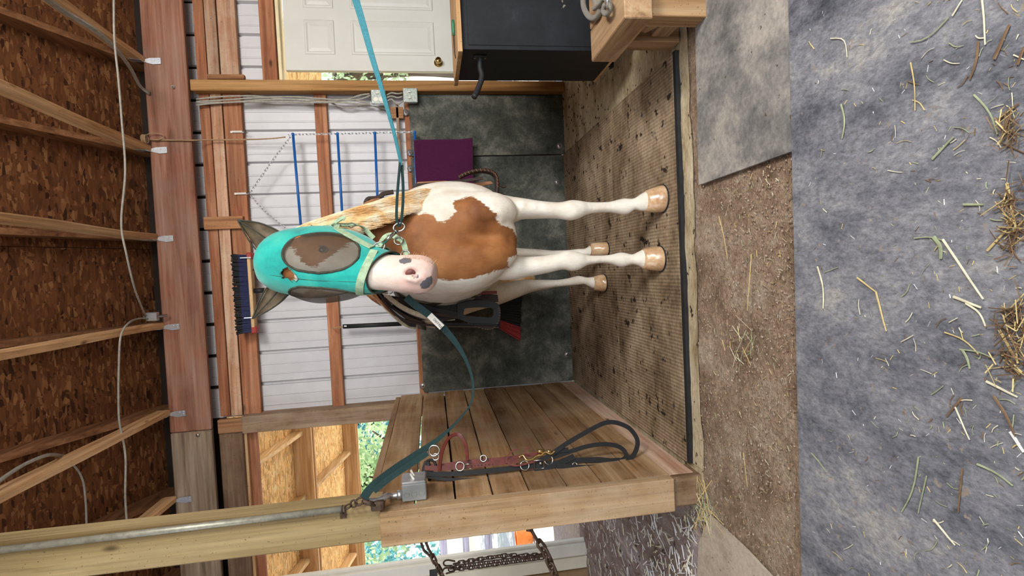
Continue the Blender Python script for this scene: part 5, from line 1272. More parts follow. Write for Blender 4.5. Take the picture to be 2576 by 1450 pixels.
for i in range(n):
    u = i / n; wd_.append(np.interp(u, [0, .22, .32, .5, .6, .72, 1], [.028, .026, .012, .006, .012, .028, .034]).item()); ang = 0; d = (S_[min(i + 1, n - 1)] - S_[max(i - 1, 0)]).normalized(); side_ = d.cross(Vector((0, -1, 0))).normalized(); nn_.append((Vector((0, -1, 0)) * math.cos(ang) + side_ * math.sin(ang)))
ribbon(bm, S_, nn_, wd_, .0035); build('webbing', bm, GREENW, x2)
bm = bmesh.new(); tip_ = [at(940, 1236, 2.055), at(985, 1200, 2.05), at(1030, 1170, 2.055), at(1075, 1140, 2.06)]; ribbon(bm, spline(tip_, 6), Vector((0, -1, 0)), .024, .003); build('doubled_end', bm, GREENW, x2)
bm = bmesh.new(); ring(bm, at(1092, 1134, 2.065), (.2, -1, .1), .020, .0035, 20); ring(bm, at(1096, 1150, 2.065), (.2, -1, .1), .012, .003, 16); build('slider', bm, NICKEL, x2, True)
# sewn label with printed letters
lc = at(1098, 806, 2.0); q0_, q1_ = at(1080, 793, 1.997), at(1112, 824, 2.006); dl = (q1_ - q0_).normalized(); sl_ = dl.cross(Vector((0, -1, 0))).normalized()
bm = bmesh.new(); ribbon(bm, [q0_.lerp(q1_, k / 5) + Vector((0, -.004, 0)) for k in range(6)], Vector((0, -1, 0)), .024, .002); tg = build('sewn_label', bm, PLASTW, x2); tg['label'] = 'cream sewn label with black print'
fc = bpy.data.curves.new('label_text', 'FONT'); fc.body = 'READISTYLE'; fc.size = .0125; fc.align_x = 'CENTER'; fc.align_y = 'CENTER'; fc.extrude = .0002
to = bpy.data.objects.new('label_text', fc); C.objects.link(to); to.parent = tg
mid = q0_.lerp(q1_, .5) + Vector((0, -.0056, 0)); zax = Vector((0, -1, 0)); yax = zax.cross(dl).normalized()
rm = Matrix((dl, yax, zax)).transposed(); to.rotation_mode = 'QUATERNION'; to.rotation_quaternion = rm.to_quaternion(); to.location = mid - wpos(tg); fc.materials.append(BLACKR)
dg = bpy.context.evaluated_depsgraph_get(); tm = bpy.data.meshes.new_from_object(to.evaluated_get(dg)); t2 = bpy.data.objects.new('printed_letters', tm); C.objects.link(t2); t2.parent = tg; t2.rotation_mode = 'QUATERNION'; t2.rotation_quaternion = to.rotation_quaternion; t2.location = to.location; bpy.data.objects.remove(to)
# hardware at the post
bm = bmesh.new(); ring(bm, at(905, 1262, 2.075), (.9, -.4, .2), .018, .004, 18); a_, b_ = at(912, 1262, 2.07), at(950, 1272, 2.09); cyl(bm, a_, b_, .010, 10); bxf(bm, b_ - Vector((.018, .012, .025)), b_ + Vector((.018, .012, .025)), .004)
ring(bm, at(890, 1268, 2.08), (.3, -.9, .3), .013, .0035, 16); ring(bm, at(875, 1275, 2.08), (.9, -.2, .3), .013, .0035, 16); build('bolt_snap', bm, RUST, x2, True)

# ================================================================== SADDLE
sa = thing('western_saddle', 'dark brown western saddle with black stirrups on the horse back', 'saddle', (bc(2.95), 2.95, 1.36))
def sv(Y, ang, rx, rz, zc_=1.04):
    return Vector((bc(Y), Y, zc_)) + sd * (rx * math.sin(ang)) + Vector((0, 0, rz * math.cos(ang)))
def shell(name, Y0, Y1, a0, a1, rx, rz, mat, th=.01, flare=0, zc_=1.04, nu=30, nv_=12, lower=None):
    bm = bmesh.new(); G = []
    for j in range(nv_ + 1):
        Y = Y0 + (Y1 - Y0) * j / nv_; row = []
        for i in range(nu + 1):
            a = a0 + (a1 - a0) * i / nu; fl_ = 1 + flare * abs(a) ** 2
            row.append(bm.verts.new(sv(Y, a, rx * fl_, rz, zc_)))
        G.append(row)
    for j in range(nv_):
        for i in range(nu): bm.faces.new([G[j][i], G[j][i + 1], G[j + 1][i + 1], G[j + 1][i]])
    o = build(name, bm, mat, sa, True); md = o.modifiers.new('t', 'SOLIDIFY'); md.thickness = th; md.offset = 1; return o
shell('saddle_pad', 2.72, 3.36, -1.42, 1.42, .300, .350, FLEECE, .022, .02)
shell('skirt', 2.76, 3.32, -1.28, 1.28, .330, .378, LEATH_D, .012, .03)
shell('seat_jockey', 2.80, 3.22, -.85, .85, .350, .395, LEATH_T, .012, .04)
# fork, horn, cantle
bm = bmesh.new(); loft(bm, sm_secs([((bc(2.86), 2.80, 1.40), sd * .16, Vector((0, .01, .03))), ((bc(2.86), 2.82, 1.42), sd * .15, Vector((0, .03, .06))), ((bc(2.86), 2.87, 1.43), sd * .13, Vector((0, .02, .06))), ((bc(2.86), 2.90, 1.42), sd * .10, Vector((0, .01, .03)))]), 20); build('fork', bm, LEATH_D, sa, True)
bm = bmesh.new(); hx = Vector((bc(2.84), 2.84, 1.46)); tube(bm, [hx, hx + Vector((0, -.01, .06)), hx + Vector((0, -.02, .075))], [.022, .016, .02], 12); ellipsoid(bm, hx + Vector((0, -.02, .08)), (.034, .04, .01)); build('horn', bm, LEATH_D, sa, True)
bm = bmesh.new(); tube(bm, [sv(3.20 + .05 * math.cos(a * 1.2), a, .26, .44 + .04 * math.cos(a)) for a in np.linspace(-.8, .8, 13)], .018, 8); build('cantle', bm, LEATH_T, sa, True)
# stirrups with fenders
def stir(pxs, Y, side):
    # outline of the iron in the photo: (x0,x1,y0,y1)
    x0, x1, y0, y1 = pxs
    o = [at(x, y, Y) for x, y in ((x0, (y0 * .35 + y1 * .65) if side < 0 else (y0 * .5 + y1 * .5)), (x0 + 12, y1 - 8), (x1 - 30, y1), (x1 - 6, y1 - 6), (x1, (y0 + y1) / 2), (x1 - 6, y0 + 8), (x1 - 30, y0 + 2), (x0 + 14, y0 + 10))]
    return o
lf = thing_st = None
# left (viewer-left)
Ys = 2.74
OUT = spline([at(x, y, Ys) for x, y in ((1150, 764), (1152, 798), (1180, 812), (1215, 826), (1240, 826), (1255, 806), (1257, 780), (1248, 762), (1215, 755), (1180, 757), (1150, 764))], 4)[:-1]
INN = spline([at(x, y, Ys) for x, y in ((1168, 776), (1166, 792), (1185, 795), (1210, 797), (1232, 798), (1239, 792), (1240, 782), (1236, 775), (1210, 773), (1185, 774), (1168, 776))], 4)[:-1]
bm = bmesh.new(); RR = [[bm.verts.new(q + Vector((0, d, 0))) for q in L_] for L_, d in ((OUT, -.03), (OUT, .03), (INN, .03), (INN, -.03))]; nO = len(OUT)
for i in range(4):
    for k in range(nO): bm.faces.new([RR[i][k], RR[i][(k + 1) % nO], RR[(i + 1) % 4][(k + 1) % nO], RR[(i + 1) % 4][k]])
st1 = build('stirrup', bm, LEATH_B, sa)
bm = bmesh.new()
for q in OUT[8:26]: tube(bm, [q + Vector((0, -.031, .002)), q + Vector((0, -.031, .010))], .0012, 5)
build('stitching', bm, LEATH_T, st1)
def plate(name, px, Y0_, mat, parent, th=.008, Yf=None):
    bm = bmesh.new(); P = [at(x, y, Y0_ if Yf is None else Yf(x, y)) for x, y in px]; prism(bm, P, (0, th, 0)); bmesh.ops.triangulate(bm, faces=[f for f in bm.faces if len(f.verts) > 4]); return build(name, bm, mat, parent)
plate('fender', [(1000, 748), (1060, 742), (1100, 738), (1160, 736), (1252, 742), (1254, 760), (1200, 764), (1165, 770), (1160, 800), (1120, 808), (1060, 806), (1010, 790)], 2.79, LEATH_D, sa, .012)
plate('stirrup_leather', [(1050, 762), (1110, 756), (1160, 760), (1160, 798), (1110, 800), (1060, 795)], 2.775, LEATH_B, sa, .010)
plate('skirt_edge', [(948, 752), (975, 775), (1010, 808), (1030, 822), (1046, 824), (1048, 806), (1040, 775), (1020, 750), (985, 745)], 2.84, LEATH_D, sa, .03)
plate('pad_edge', [(944, 752), (972, 784), (1010, 818), (1034, 828), (1050, 829), (1052, 815), (1030, 800), (1000, 760)], 2.90, FLEECE, sa, .03)
plate('rosette', [(965, 748), (975, 746), (990, 752), (996, 762), (988, 768), (974, 764)], 2.80, plain('grey_conchos', (.25, .2, .17), .4, .3), sa, .008)
plate('fender_tan', [(995, 752), (1030, 757), (1062, 770), (1065, 790), (1050, 800), (1022, 790), (1005, 772)], 2.83, LEATH_T, sa, .008)
plate('pad_corner', [(1060, 806), (1145, 801), (1145, 806), (1062, 812)], 2.80, FLEECE, sa, .02)
# straps hanging on the viewer-left side
for k, (px, wd2, m_) in enumerate((([(1095, 752), (1120, 738), (1156, 735), (1190, 738), (1250, 736)], .016, LEATH_R), ([(1060, 770), (1100, 764), (1150, 745), (1185, 745), (1245, 760)], .014, LEATH_D), ([(1050, 790), (1110, 792), (1160, 800)], .018, LEATH_D), ([(960, 752), (1000, 795), (1040, 812), (1100, 820), (1180, 822), (1255, 824)], .010, LEATH_D), ([(1040, 765), (1100, 780), (1150, 790)], .020, LEATH_B), ([(1100, 815), (1200, 816), (1250, 818)], .006, LEATH_B))):
    bm = bmesh.new(); ribbon(bm, spline([at(x, y, 2.735 - .008 * k) for x, y in px], 8), Vector((-.2, -1, 0)), wd2, .005); build('saddle_strap', bm, m_, sa)
bm = bmesh.new(); ring(bm, at(1158, 741, 2.70), (.2, -.9, .2), .013, .003, 16, 1.6, Vector((0, 0, 1))); build('cinch_buckle', bm, NICKEL, sa, True)
bm = bmesh.new(); ribbon(bm, spline([at(990, 762, 2.775), at(985, 772, 2.77), at(1000, 790, 2.77), at(1018, 804, 2.775)], 6), Vector((-.2, -1, 0)), .010, .003); build('steel_keeper', bm, GALV, sa)
# right (viewer-right) stirrup seen edge-on with wrapped leather
Yr = 2.74
bm = bmesh.new(); O = spline([at(x, y, Yr) for x, y in ((1155, 447), (1178, 436), (1208, 430), (1235, 434), (1248, 447), (1250, 470), (1249, 487), (1243, 487), (1241, 468), (1236, 452), (1215, 446), (1190, 450), (1160, 455))], 6)
ribbon(bm, O[:len(O) * 7 // 13], [Vector((0, 0, 0)) + Vector((q.x - at(1205, 470, Yr).x, 0, q.z - at(1205, 470, Yr).z)).normalized() for q in O[:len(O) * 7 // 13]], .055, .016); st2 = build('stirrup', bm, LEATH_D, sa, True)
bm = bmesh.new()
for k in range(16):
    u = k / 15; q = O[int(u * len(O) * .42)]; tube(bm, [q + Vector((.006, -.030, .003)), q + Vector((-.007, -.030, -.003))], .0014, 5)
build('stitching', bm, LEATH_T, st2)
plate('fender', [(1050, 458), (1120, 455), (1180, 462), (1235, 456), (1240, 462), (1190, 474), (1120, 472), (1045, 468)], 2.78, LEATH_T, sa, .01)
bm = bmesh.new(); ribbon(bm, spline([at(x, y, 2.73) for x, y in ((1045, 466), (1100, 462), (1160, 456), (1215, 448))], 6), Vector((.3, -1, 0)), .016, .004); build('saddle_strap', bm, LEATH_D, sa)
bm = bmesh.new(); tube(bm, spline([at(x, y, 2.72) for x, y in ((1250, 468), (1258, 466), (1266, 471), (1273, 469))], 6), .005, 6); tube(bm, spline([at(x, y, 2.72) for x, y in ((1249, 485), (1256, 484), (1264, 486))], 6), .004, 6); build('saddle_string', bm, LEATH_D, sa, True)
for k, px in enumerate(([(955, 496), (965, 488), (990, 483)], [(918, 512), (926, 500), (945, 498), (965, 492)], [(915, 516), (935, 506), (955, 502)], [(1040, 478), (1060, 470), (1085, 468), (1100, 470)])):
    bm = bmesh.new(); ribbon(bm, spline([at(x, y, 2.74 - .01 * k) for x, y in px], 6), Vector((.4, -.9, .2)), [.022, .018, .014, .03][k], .008); build('saddle_strap', bm, LEATH_T if k == 2 else LEATH_D, sa)
# ================================================================== BRIDLE ON THE PARTITION
br = thing('bridle', 'burgundy leather bridle with black reins hanging on the plank partition', 'bridle', on(1068, 1186, 0, -.91))
def bp(x, y, d=0.0): return at(x, y, 2.36 + (1190 - y) / 120 * .10 - d)
def bstrap(name, px, wd_, mat, n=8, th=.004, nrm=(.45, -.9, 0), d=0.0, closed=False, parent=None):
    bm = bmesh.new(); ribbon(bm, spline([bp(x, y, d) for x, y in px], n), Vector(nrm), wd_, th, closed); return build(name, bm, mat, parent or br)
hk = thing('bridle_hook', 'black hook on the partition plank from which the bridle hangs', 'hook', on(1068, 1176, 0, -.92)); p_ = bp(1078, 1172, .01)
bm = bmesh.new(); cyl(bm, (-.922, p_.y, p_.z), (p_.x + .02, p_.y, p_.z), .008, 10); ring(bm, bp(1082, 1172, .005), (.4, -.9, 0), .024, .006, 18); build('hook_arm', bm, BLACKR, hk, True)
# dark crown and reins running down
bstrap('crown_piece', [(1074, 1162), (1069, 1175), (1067, 1186), (1072, 1196)], .022, LEATH_B, d=.01)
bstrap('cheek_strap', [(1068, 1178), (1100, 1179), (1150, 1176), (1200, 1171), (1240, 1166), (1302, 1160)], .021, LEATH_R, d=.014)
bstrap('cheek_strap', [(1070, 1172), (1110, 1172), (1160, 1164), (1230, 1158), (1290, 1152), (1330, 1146), (1365, 1140)], .016, LEATH_R, d=.0)
bstrap('browband', [(1105, 1186), (1107, 1165), (1113, 1135), (1125, 1108), (1142, 1094), (1156, 1096), (1168, 1112), (1174, 1135), (1176, 1160)], .016, LEATH_R, d=.02, nrm=(.6, -.6, .5))
bstrap('throat_latch', [(1066, 1192), (1110, 1194), (1180, 1190), (1260, 1182), (1330, 1174), (1400, 1166), (1450, 1158), (1520, 1160), (1560, 1158)], .021, LEATH_B, d=.010)
bstrap('rein', [(1072, 1200), (1130, 1207), (1200, 1206), (1280, 1199), (1340, 1187), (1380, 1176), (1420, 1160), (1443, 1151)], .013, LEATH_B, d=.006)
bstrap('rein_end', [(1345, 1187), (1375, 1179), (1400, 1168), (1425, 1158), (1444, 1149)], .026, LEATH_B, d=.016)
bstrap('rein', [(1355, 1160), (1380, 1148), (1420, 1120), (1460, 1096), (1500, 1074), (1525, 1064), (1550, 1064), (1580, 1076), (1598, 1096), (1604, 1115), (1598, 1138), (1585, 1155), (1570, 1167), (1540, 1174), (1500, 1176), (1450, 1176), (1400, 1172)], .021, LEATH_B, n=10, d=.024)
bstrap('rein', [(1388, 1152), (1410, 1145), (1440, 1135), (1480, 1123), (1520, 1118), (1550, 1122), (1568, 1132), (1575, 1145), (1570, 1155), (1550, 1160), (1500, 1156), (1450, 1160), (1400, 1166), (1340, 1166)], .020, LEATH_B, n=10, d=.010)
bstrap('rein_keeper', [(1388, 1154), (1392, 1142), (1412, 1134), (1430, 1132)], .020, LEATH_B, d=.016)
bstrap('curb_strap', [(1232, 1184), (1270, 1182), (1330, 1180), (1380, 1176), (1432, 1170)], .010, LEATH_R, d=.004)
bstrap('tie_thong', [(1274, 1166), (1274, 1155), (1280, 1144), (1292, 1134), (1302, 1130)], .007, LEATH_R, d=.022)
bstrap('tie_thong', [(1332, 1144), (1322, 1141), (1320, 1134), (1326, 1128), (1333, 1126)], .006, LEATH_R, d=.022)
bstrap('noseband_loop', [(1275, 1162), (1285, 1170), (1300, 1172), (1330, 1166), (1352, 1160)], .008, LEATH_R, d=.024)
bm = bmesh.new()
for x, y, R_ in ((1157, 1174, .019), (1216, 1154, .014)): ring(bm, bp(x, y, .02), (.4, -.9, .1), R_, .0035, 20)
build('ring_buckle', bm, NICKEL, br, True)
bm = bmesh.new()
for x, y, s_ in ((1356, 1169, .022), (1178, 1174, .012)):
    c = bp(x, y, .026); bxs = [c + Vector((i * s_ * .9, 0, j * s_)) for i, j in ((-1, -1), (1, -1), (1, 1), (-1, 1))]; tube(bm, bxs, .0028, 6, closed=True)
ellipsoid(bm, bp(1360, 1167, .024), (.008, .006, .008)); build('buckle', bm, NICKEL, br, True)
bm = bmesh.new()
for k in range(7): c = bp(1185 + k * 9, 1173 - k * .7, .0175); cyl(bm, c, c + Vector((0, -.0015, 0)), .0022, 6)
build('strap_hole', bm, BLACKR, br)
bm = bmesh.new(); tube(bm, spline([bp(x, y, .03) for x, y in ((1305, 1152), (1315, 1146), (1325, 1158), (1338, 1156), (1350, 1148), (1362, 1146), (1372, 1138), (1385, 1143), (1395, 1136))], 6), [.005, .006] * 24 + [.006], 10); cyl(bm, bp(1352, 1136, .03), bp(1366, 1136, .03), .008, 10); cyl(bm, bp(1376, 1136, .03), bp(1386, 1137, .03), .008, 10); build('bit', bm, BRASS, br, True)
for x, y, d_, R_ in ((1320, 1172, .02, .020), (1380, 1158, .016, .020), (1446, 1171, .012, .011)):
    bm = bmesh.new(); ring(bm, bp(x, y, d_), (.4, -.9, 0), R_, .0033, 20, 1.0); build('bit_ring', bm, NICKEL, br, True)

# ================================================================== CHAINS AT THE LOWER LEFT
rc = thing('stall_chain', 'rusty stall chain with two long links hooked to the back of the partition post', 'chain', at(1062, 1368, 2.16))
bm = bmesh.new(); tube(bm, [at(1058, 1362, 2.20), at(1066, 1385, 2.20), at(1082, 1400, 2.20), at(1090, 1404, 2.2)], .0055, 8); tube(bm, [at(1070, 1362, 2.19), at(1078, 1382, 2.19), at(1088, 1400, 2.19)], .0055, 8); build('long_link', bm, RUST, rc, True)
lm = chain(rc, [at(1086, 1396, 2.19), at(1096, 1418, 2.19), at(1108, 1440, 2.2), at(1120, 1475, 2.2)], .021, .0095, .0045, RUST)
bm = bmesh.new(); bxf(bm, at(1093, 1446, 2.19) - Vector((.02, .006, .012)), at(1093, 1446, 2.19) + Vector((.02, .006, .02)), .002); build('clip', bm, BLACKR, rc)
cc = thing('stall_chain', 'coiled doubled chain with a snap hanging against the white door jamb', 'chain', at(1120, 1424, 2.5))
lm2 = chain(cc, [at(1140, 1420, 2.45), at(1200, 1409, 2.46), at(1260, 1400, 2.47), at(1300, 1397, 2.47)], .0165, .0085, .0032, RUST)
chain(cc, [at(1130, 1430, 2.45), at(1200, 1420, 2.46), at(1290, 1408, 2.47), at(1372, 1398, 2.48)], .0165, .0085, .0032, RUST, 'chain_link', lm2)
chain(cc, [at(1128, 1434, 2.46), at(1200, 1427, 2.47), at(1280, 1416, 2.48), at(1368, 1404, 2.49)], .0165, .0085, .0032, RUST, 'chain_link', lm2)
chain(cc, [at(1290, 1402, 2.46), at(1330, 1398, 2.46), at(1372, 1396, 2.47)], .0165, .0085, .0032, RUST, 'chain_link', lm2)
bm = bmesh.new(); tube(bm, spline([at(1145, 1413, 2.45), at(1125, 1410, 2.45), at(1116, 1416, 2.45), at(1120, 1424, 2.45), at(1138, 1424, 2.45)], 6), .004, 8); tube(bm, spline([at(1112, 1440, 2.45), at(1120, 1430, 2.45), at(1140, 1432, 2.45), at(1142, 1438, 2.45), at(1122, 1444, 2.45)], 6), .004, 8); build('bolt_snap', bm, RUST, cc, True)
r2 = thing('stall_chain', 'thick rusty chain with large links hanging from the eye bolt low on the post', 'chain', at(1333, 1333, 2.2))
bm = bmesh.new(); cyl(bm, at(1334, 1330, 2.20), at(1356, 1368, 2.19), .007, 10); cyl(bm, at(1325, 1331, 2.21), at(1340, 1333, 2.21), .011, 12); build('eye_bolt', bm, RUST, r2, True)
lm3 = None; ptsr = [at(1352, 1362, 2.19), at(1366, 1380, 2.19), at(1378, 1404, 2.19), at(1388, 1428, 2.2), at(1400, 1460, 2.2)]
chain(r2, ptsr, .030, .0155, .0065, RUST)
ft = thing('feed_bucket', 'small orange bucket in the sunlit yard beyond the left doorway', 'bucket', (-2.9, 6.6, -.10))
bx_ = on(1332, 1352, 2, -.05); ft.location = (bx_.x, bx_.y, -.10)
bm = bmesh.new(); c = Vector((bx_.x, bx_.y, -.085)); tube(bm, [c, c + Vector((0, 0, .22))], [.09, .12], 24, cap=False); cyl(bm, c, c + Vector((0, 0, .01)), .09, 24); build('pail', bm, plain('orange_plastic', (.75, .22, .04), .5), ft, True)
bm = bmesh.new(); ring(bm, c + Vector((0, 0, .22)), (0, 0, 1), .12, .006, 24); build('rim', bm, plain('orange_rim', (.75, .25, .05), .5), ft, True)

# ================================================================== STRAW
rng = random.Random(11)
def stalk_mesh(L, bend, r):
    bm = bmesh.new(); P = [Vector((-L / 2, 0, 0)), Vector((-L * .1, bend * .6, 0)), Vector((L * .2, bend * .5, .001)), Vector((L / 2, -bend * .2, 0))]
    S_ = spline(P, 2); seg = len(S_); tube(bm, S_, [r * (1 - .35 * i / seg) for i in range(seg)], 5); bmesh.ops.scale(bm, vec=(1, 1, .55), verts=bm.verts)
    me = bpy.data.meshes.new('straw_stalk'); bm.to_mesh(me); bm.free(); return me
MES = {}
def stalk(a, b, mi, r=.0022, bend=.0, z=.010, lab=None):
    A_, B2 = fl(*a, z), fl(*b, z); L = (B2 - A_).length; key = (round(L, 2), round(bend, 2), mi, round(r, 4))
    if key not in MES:
        me = stalk_mesh(max(.01, round(L, 2)), bend * L, r); me.materials.append(STRAW[mi]); MES[key] = me
    o = bpy.data.objects.new('straw_stalk', MES[key]); C.objects.link(o); o.location = (A_ + B2) / 2; d = B2 - A_; o.rotation_euler = (0, 0, math.atan2(d.y, d.x))
    tag(o, lab, 'straw', 'long straw stalks on the floor'); return o
big = [((2157, 700), (2203, 735), 0, .0026, .0), ((2203, 735), (2229, 833), 0, .0028, .0), ((2056, 672), (2072, 775), 1, .003, .12), ((2372, 604), (2472, 752), 1, .0030, .0), ((2420, 515), (2476, 515), 2, .003, 0), ((2345, 400), (2398, 345), 2, .0028, 0), ((2482, 632), (2550, 560), 0, .0025, 0), ((2532, 460), (2556, 578), 0, .003, 0),
       ((2400, 748), (2466, 774), 1, .0034, 0), ((2430, 765), (2480, 820), 1, .0025, .2), ((2378, 838), (2460, 888), 0, .0018, .15), ((2416, 880), (2500, 902), 2, .0018, .1), ((2420, 880), (2440, 928), 2, .003, .1), ((2514, 832), (2560, 912), 0, .003, 0), ((2300, 600), (2372, 604), 2, .0016, .1), ((2348, 597), (2368, 650), 2, .005, .2), ((2290, 155), (2303, 280), 0, .0018, .05), ((2450, 240), (2510, 335), 2, .0022, .1), ((2088, 96), (2135, 140), 1, .0018, .3), ((2470, 0), (2478, 110), 1, .0022, .02), ((2395, 40), (2420, 0), 1, .002, 0), ((2385, 45), (2290, 110), 2, .0016, .2),
       ((2115, 260), (2120, 350), 2, .0028, .15), ((2040, 1140), (2080, 1190), 2, .0024, .05), ((2310, 1150), (2270, 1290), 2, .0024, .08), ((2330, 1200), (2310, 1290), 2, .0018, 0), ((2480, 960), (2560, 1000), 1, .003, 0), ((2400, 1020), (2440, 1110), 1, .0022, 0), ((2350, 1310), (2400, 1370), 1, .003, 0), ((2420, 1000), (2380, 1050), 3, .0025, 0), ((2500, 1000), (2556, 1110), 3, .003, .1), ((2540, 1085), (2576, 1140), 4, .004, 0), ((2420, 1180), (2410, 1290), 3, .0022, 0), ((2460, 1170), (2545, 1220), 2, .0026, .1), ((1890, 640), (1880, 780), 0, .0022, 0), ((1808, 545), (1830, 650), 0, .0022, .05), ((2500, 150), (2540, 60), 3, .0035, 0), ((2460, 105), (2440, 200), 3, .003, .1), ((2560, 160), (2576, 120), 3, .003, 0), ((2512, 300), (2560, 262), 3, .0026, .0), ((1870, 1140), (1880, 1225), 0, .002, 0), ((1755, 1260), (1790, 1210), 0, .003, 0), ((1770, 1210), (1785, 1290), 0, .003, 0), ((1748, 1330), (1765, 1270), 0, .003, 0), ((1785, 1285), (1820, 1320), 0, .003, 0)]
used_l = {}
COLW = ['yellow', 'pale', 'green', 'brown', 'white']
for k, (a, b, mi, r, bd) in enumerate(big):
    L_ = math.hypot(a[0] - b[0], a[1] - b[1]); xm_ = (a[0] + b[0]) / 2; ym_ = (a[1] + b[1]) / 2
    where = 'on the front mat' if xm_ > 2000 else ('on the bare dirt' if xm_ > 1800 else 'by the partition post foot')
    col_ = 'left part' if xm_ < 2200 else 'centre' if xm_ < 2360 else 'right part' if xm_ < 2480 else 'right edge'
    row_ = ['top', 'upper', 'upper-middle', 'middle', 'lower-middle', 'lower', 'bottom'][min(6, int(ym_ / 1450 * 7))]
    base_l = f"{'long' if L_ > 90 else 'short'} {'bent ' if abs(bd) > .08 else ''}{COLW[mi]} straw stalk {where}, {row_} rows of photo" + (f", {col_}" if xm_ > 2000 else '')
    used_l[base_l] = used_l.get(base_l, 0) + 1
    if used_l[base_l] > 1: base_l += (', thinner' if r < .0026 else ', thicker')
    tag(stalk(a, b, mi, r, bd), base_l)
V = []; Fc = []; MI = []
for k in range(120):
    x = 2010 + 560 * rng.random() ** .5; y = rng.uniform(0, 1450); a = rng.uniform(0, 6.28); L = rng.uniform(10, 42)
    A_, B2 = fl(x, y, .009), fl(x + L * math.cos(a), y + L * math.sin(a), .009); me = stalk_mesh((B2 - A_).length, rng.uniform(-.2, .2) * (B2 - A_).length, rng.uniform(.0007, .0016)); d = B2 - A_
    m_ = Matrix.Translation((A_ + B2) / 2) @ Matrix.Rotation(math.atan2(d.y, d.x), 4, 'Z'); k0 = len(V); mi = rng.choice((0, 1, 1, 2, 2, 3))
    V += [tuple(m_ @ v_.co) for v_ in me.vertices]; Fc += [tuple(k0 + i for i in p.vertices) for p in me.polygons]; MI += [mi] * len(me.polygons); bpy.data.meshes.remove(me)
me = bpy.data.meshes.new('short_stalks'); me.from_pydata(V, [], Fc)
for m_ in STRAW: me.materials.append(m_)
me.polygons.foreach_set('material_index', MI); tag(new_obj('short_stalks', me), 'short broken stalks strewn between the longer ones on the front mat', 'straw', None, 'stuff')
# chopped bits: too many to count
def bits(name, label, pts_fn, n, rl, rr, mats, z, group=None):
    V = []; Fc = []; MI = []
    for _ in range(n):
        x, y, zc_ = pts_fn(); a = rng.uniform(0, 6.28); el = rng.uniform(-.12, .2); L = rng.uniform(*rl); r = rng.uniform(*rr); d = Vector((math.cos(a), math.sin(a), el * .5)); s_ = Vector((-math.sin(a), math.cos(a), 0)); c = Vector((x, y, zc_ + r)); k = len(V)
        for e_ in (-.5, .5):
            for q in range(3): V.append(tuple(c + d * L * e_ + (s_ * math.cos(q * 2.094) + Vector((0, 0, 1)) * math.sin(q * 2.094)) * r))
        for q in range(3): Fc.append((k + q, k + (q + 1) % 3, k + 3 + (q + 1) % 3, k + 3 + q))
        Fc += [(k, k + 1, k + 2), (k + 3, k + 5, k + 4)]; mi = rng.randrange(len(mats)); MI += [mi] * 5
    me = bpy.data.meshes.new(name); me.from_pydata(V, [], Fc)
    for m_ in mats: me.materials.append(m_)
    me.polygons.foreach_set('material_index', MI); o = new_obj(name, me); tag(o, label, 'straw', group, 'stuff'); return o
def on_front():
    p = fl(2005 + 575 * rng.random() ** .7, rng.uniform(-10, 1460)); return p.x, p.y, .006
bits('chopped_straw', 'fine chopped straw and hay litter scattered over the large front mat', on_front, 330, (.003, .016), (.0004, .0011), STRAW, 0)
def heaps():
    cx_, cy_, s_ = rng.choice(((2560, 510, 28), (2562, 600, 24), (2560, 860, 40), (2570, 800, 25), (2550, 330, 18), (2560, 890, 30))); p = fl(rng.gauss(cx_, s_ * .8), rng.gauss(cy_, s_ * 1.2)); return p.x, p.y, .008 + rng.random() * .010
bits('hay_clumps', 'small clumps of brown and yellow hay at the near edge of the front mat', heaps, 260, (.012, .05), (.0006, .0014), [STRAW[0], STRAW[3], STRAW[3], STRAW[3]], 0)
def on_dirt():
    p = fl(rng.uniform(1765, 1985), rng.uniform(430, 1440)); return p.x, p.y, -.012
bits('dirt_straw', 'straw bits and hay strands scattered on the packed brown dirt', on_dirt, 600, (.004, .025), (.0005, .0012), STRAW[:4] + [STRAW[3]], 0)
def tuft():
    cx_, cy_, s_ = rng.choice(((1760, 1285, 30), (1775, 1310, 22), (1880, 870, 30), (1760, 1250, 16), (1775, 1290, 20))); p = fl(rng.gauss(cx_, s_ * .6), rng.gauss(cy_, s_)); return p.x, p.y, -.004 + rng.random() * .02
bits('straw_tufts', 'small tangled tufts of yellow straw by the foot of the partition post and on the dirt', tuft, 130, (.03, .10), (.0007, .0014), [STRAW[0], STRAW[1], STRAW[2]], 0)
def bed():
    p = fl(rng.uniform(1420, 1740), rng.uniform(1295, 1500)); return p.x, p.y, -.022
bits('stall_straw', 'bleached short straw lying on the muddy ground left of the partition post', bed, 420, (.02, .09), (.0015, .0035), [STRAW[4], STRAW[4], STRAW[1]], 0)
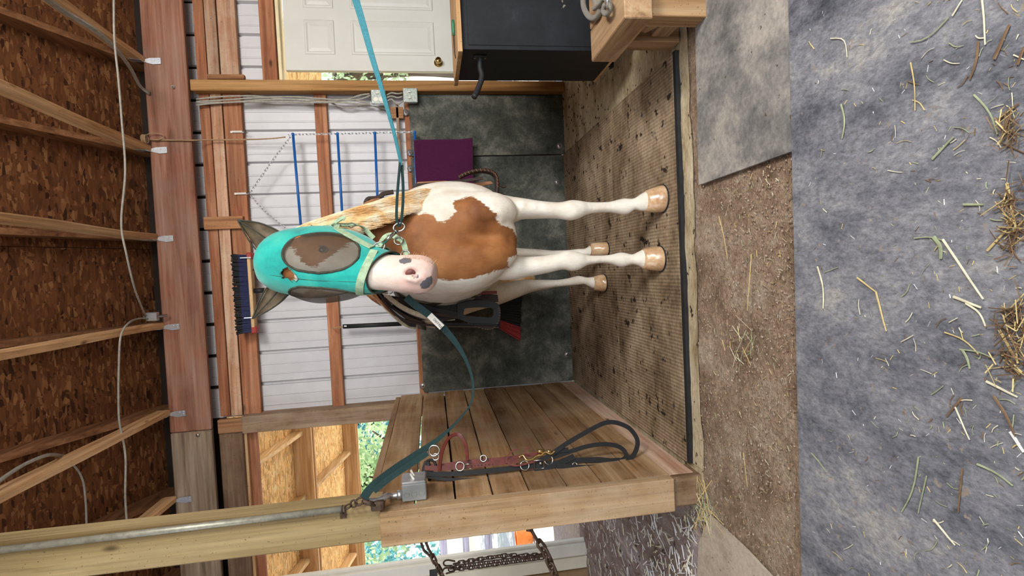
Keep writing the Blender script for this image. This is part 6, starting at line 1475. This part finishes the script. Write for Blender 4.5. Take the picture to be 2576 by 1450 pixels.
def pebbles():
    p = fl(rng.uniform(1750, 1995), rng.uniform(385, 1460)); return p
V = []; Fc = []
ico = [(0, 0, 1), (1, 0, 0), (0, 1, 0), (-1, 0, 0), (0, -1, 0), (0, 0, -1)]; fi = [(0, 1, 2), (0, 2, 3), (0, 3, 4), (0, 4, 1), (5, 2, 1), (5, 3, 2), (5, 4, 3), (5, 1, 4)]
for _ in range(2600):
    p = pebbles(); s_ = .0014 + .0045 * rng.random() ** 2.2; k = len(V); a = rng.uniform(0, 3)
    for v_ in ico: V.append((p.x + s_ * (v_[0] * math.cos(a) - v_[1] * math.sin(a)) * rng.uniform(.7, 1.3), p.y + s_ * (v_[0] * math.sin(a) + v_[1] * math.cos(a)) * rng.uniform(.7, 1.3), -.012 + s_ * .4 + s_ * v_[2] * .7))
    Fc += [tuple(k + i for i in f) for f in fi]
me = bpy.data.meshes.new('gravel'); me.from_pydata(V, [], Fc); me.materials.append(ground('grit', [(.36, (.17, .11, .07)), (.5, (.33, .235, .16)), (.66, (.58, .50, .41))], 60, 90, bstr=.1, bd=.001)); o = new_obj('gravel', me); tag(o, 'loose grit and small crumbs covering the packed brown dirt', 'gravel', None, 'stuff')
# dark droppings of mud on the stall floor
V = []; Fc = []
for _ in range(240):
    if rng.random() < .7: x, y = rng.uniform(-.8, .95), rng.uniform(2.3, 4.1)
    else: x, y = rng.uniform(.9, 1.35), rng.uniform(3.2, 4.1)
    s_ = rng.uniform(.003, .012); k = len(V); a = rng.uniform(0, 3)
    for v_ in ico: V.append((x + s_ * v_[0] * rng.uniform(.7, 1.8), y + s_ * v_[1] * rng.uniform(.6, 1.2), .012 + s_ * .2 + s_ * v_[2] * .4))
    Fc += [tuple(k + i for i in f) for f in fi]
me = bpy.data.meshes.new('mud_crumbs'); me.from_pydata(V, [], Fc); me.materials.append(plain('dark_mud', (.045, .03, .018), .9, 0, .4, 40)); o = new_obj('mud_crumbs', me); tag(o, 'dark mud crumbs dropped around the hooves on the ribbed mats', 'mud', None, 'stuff')
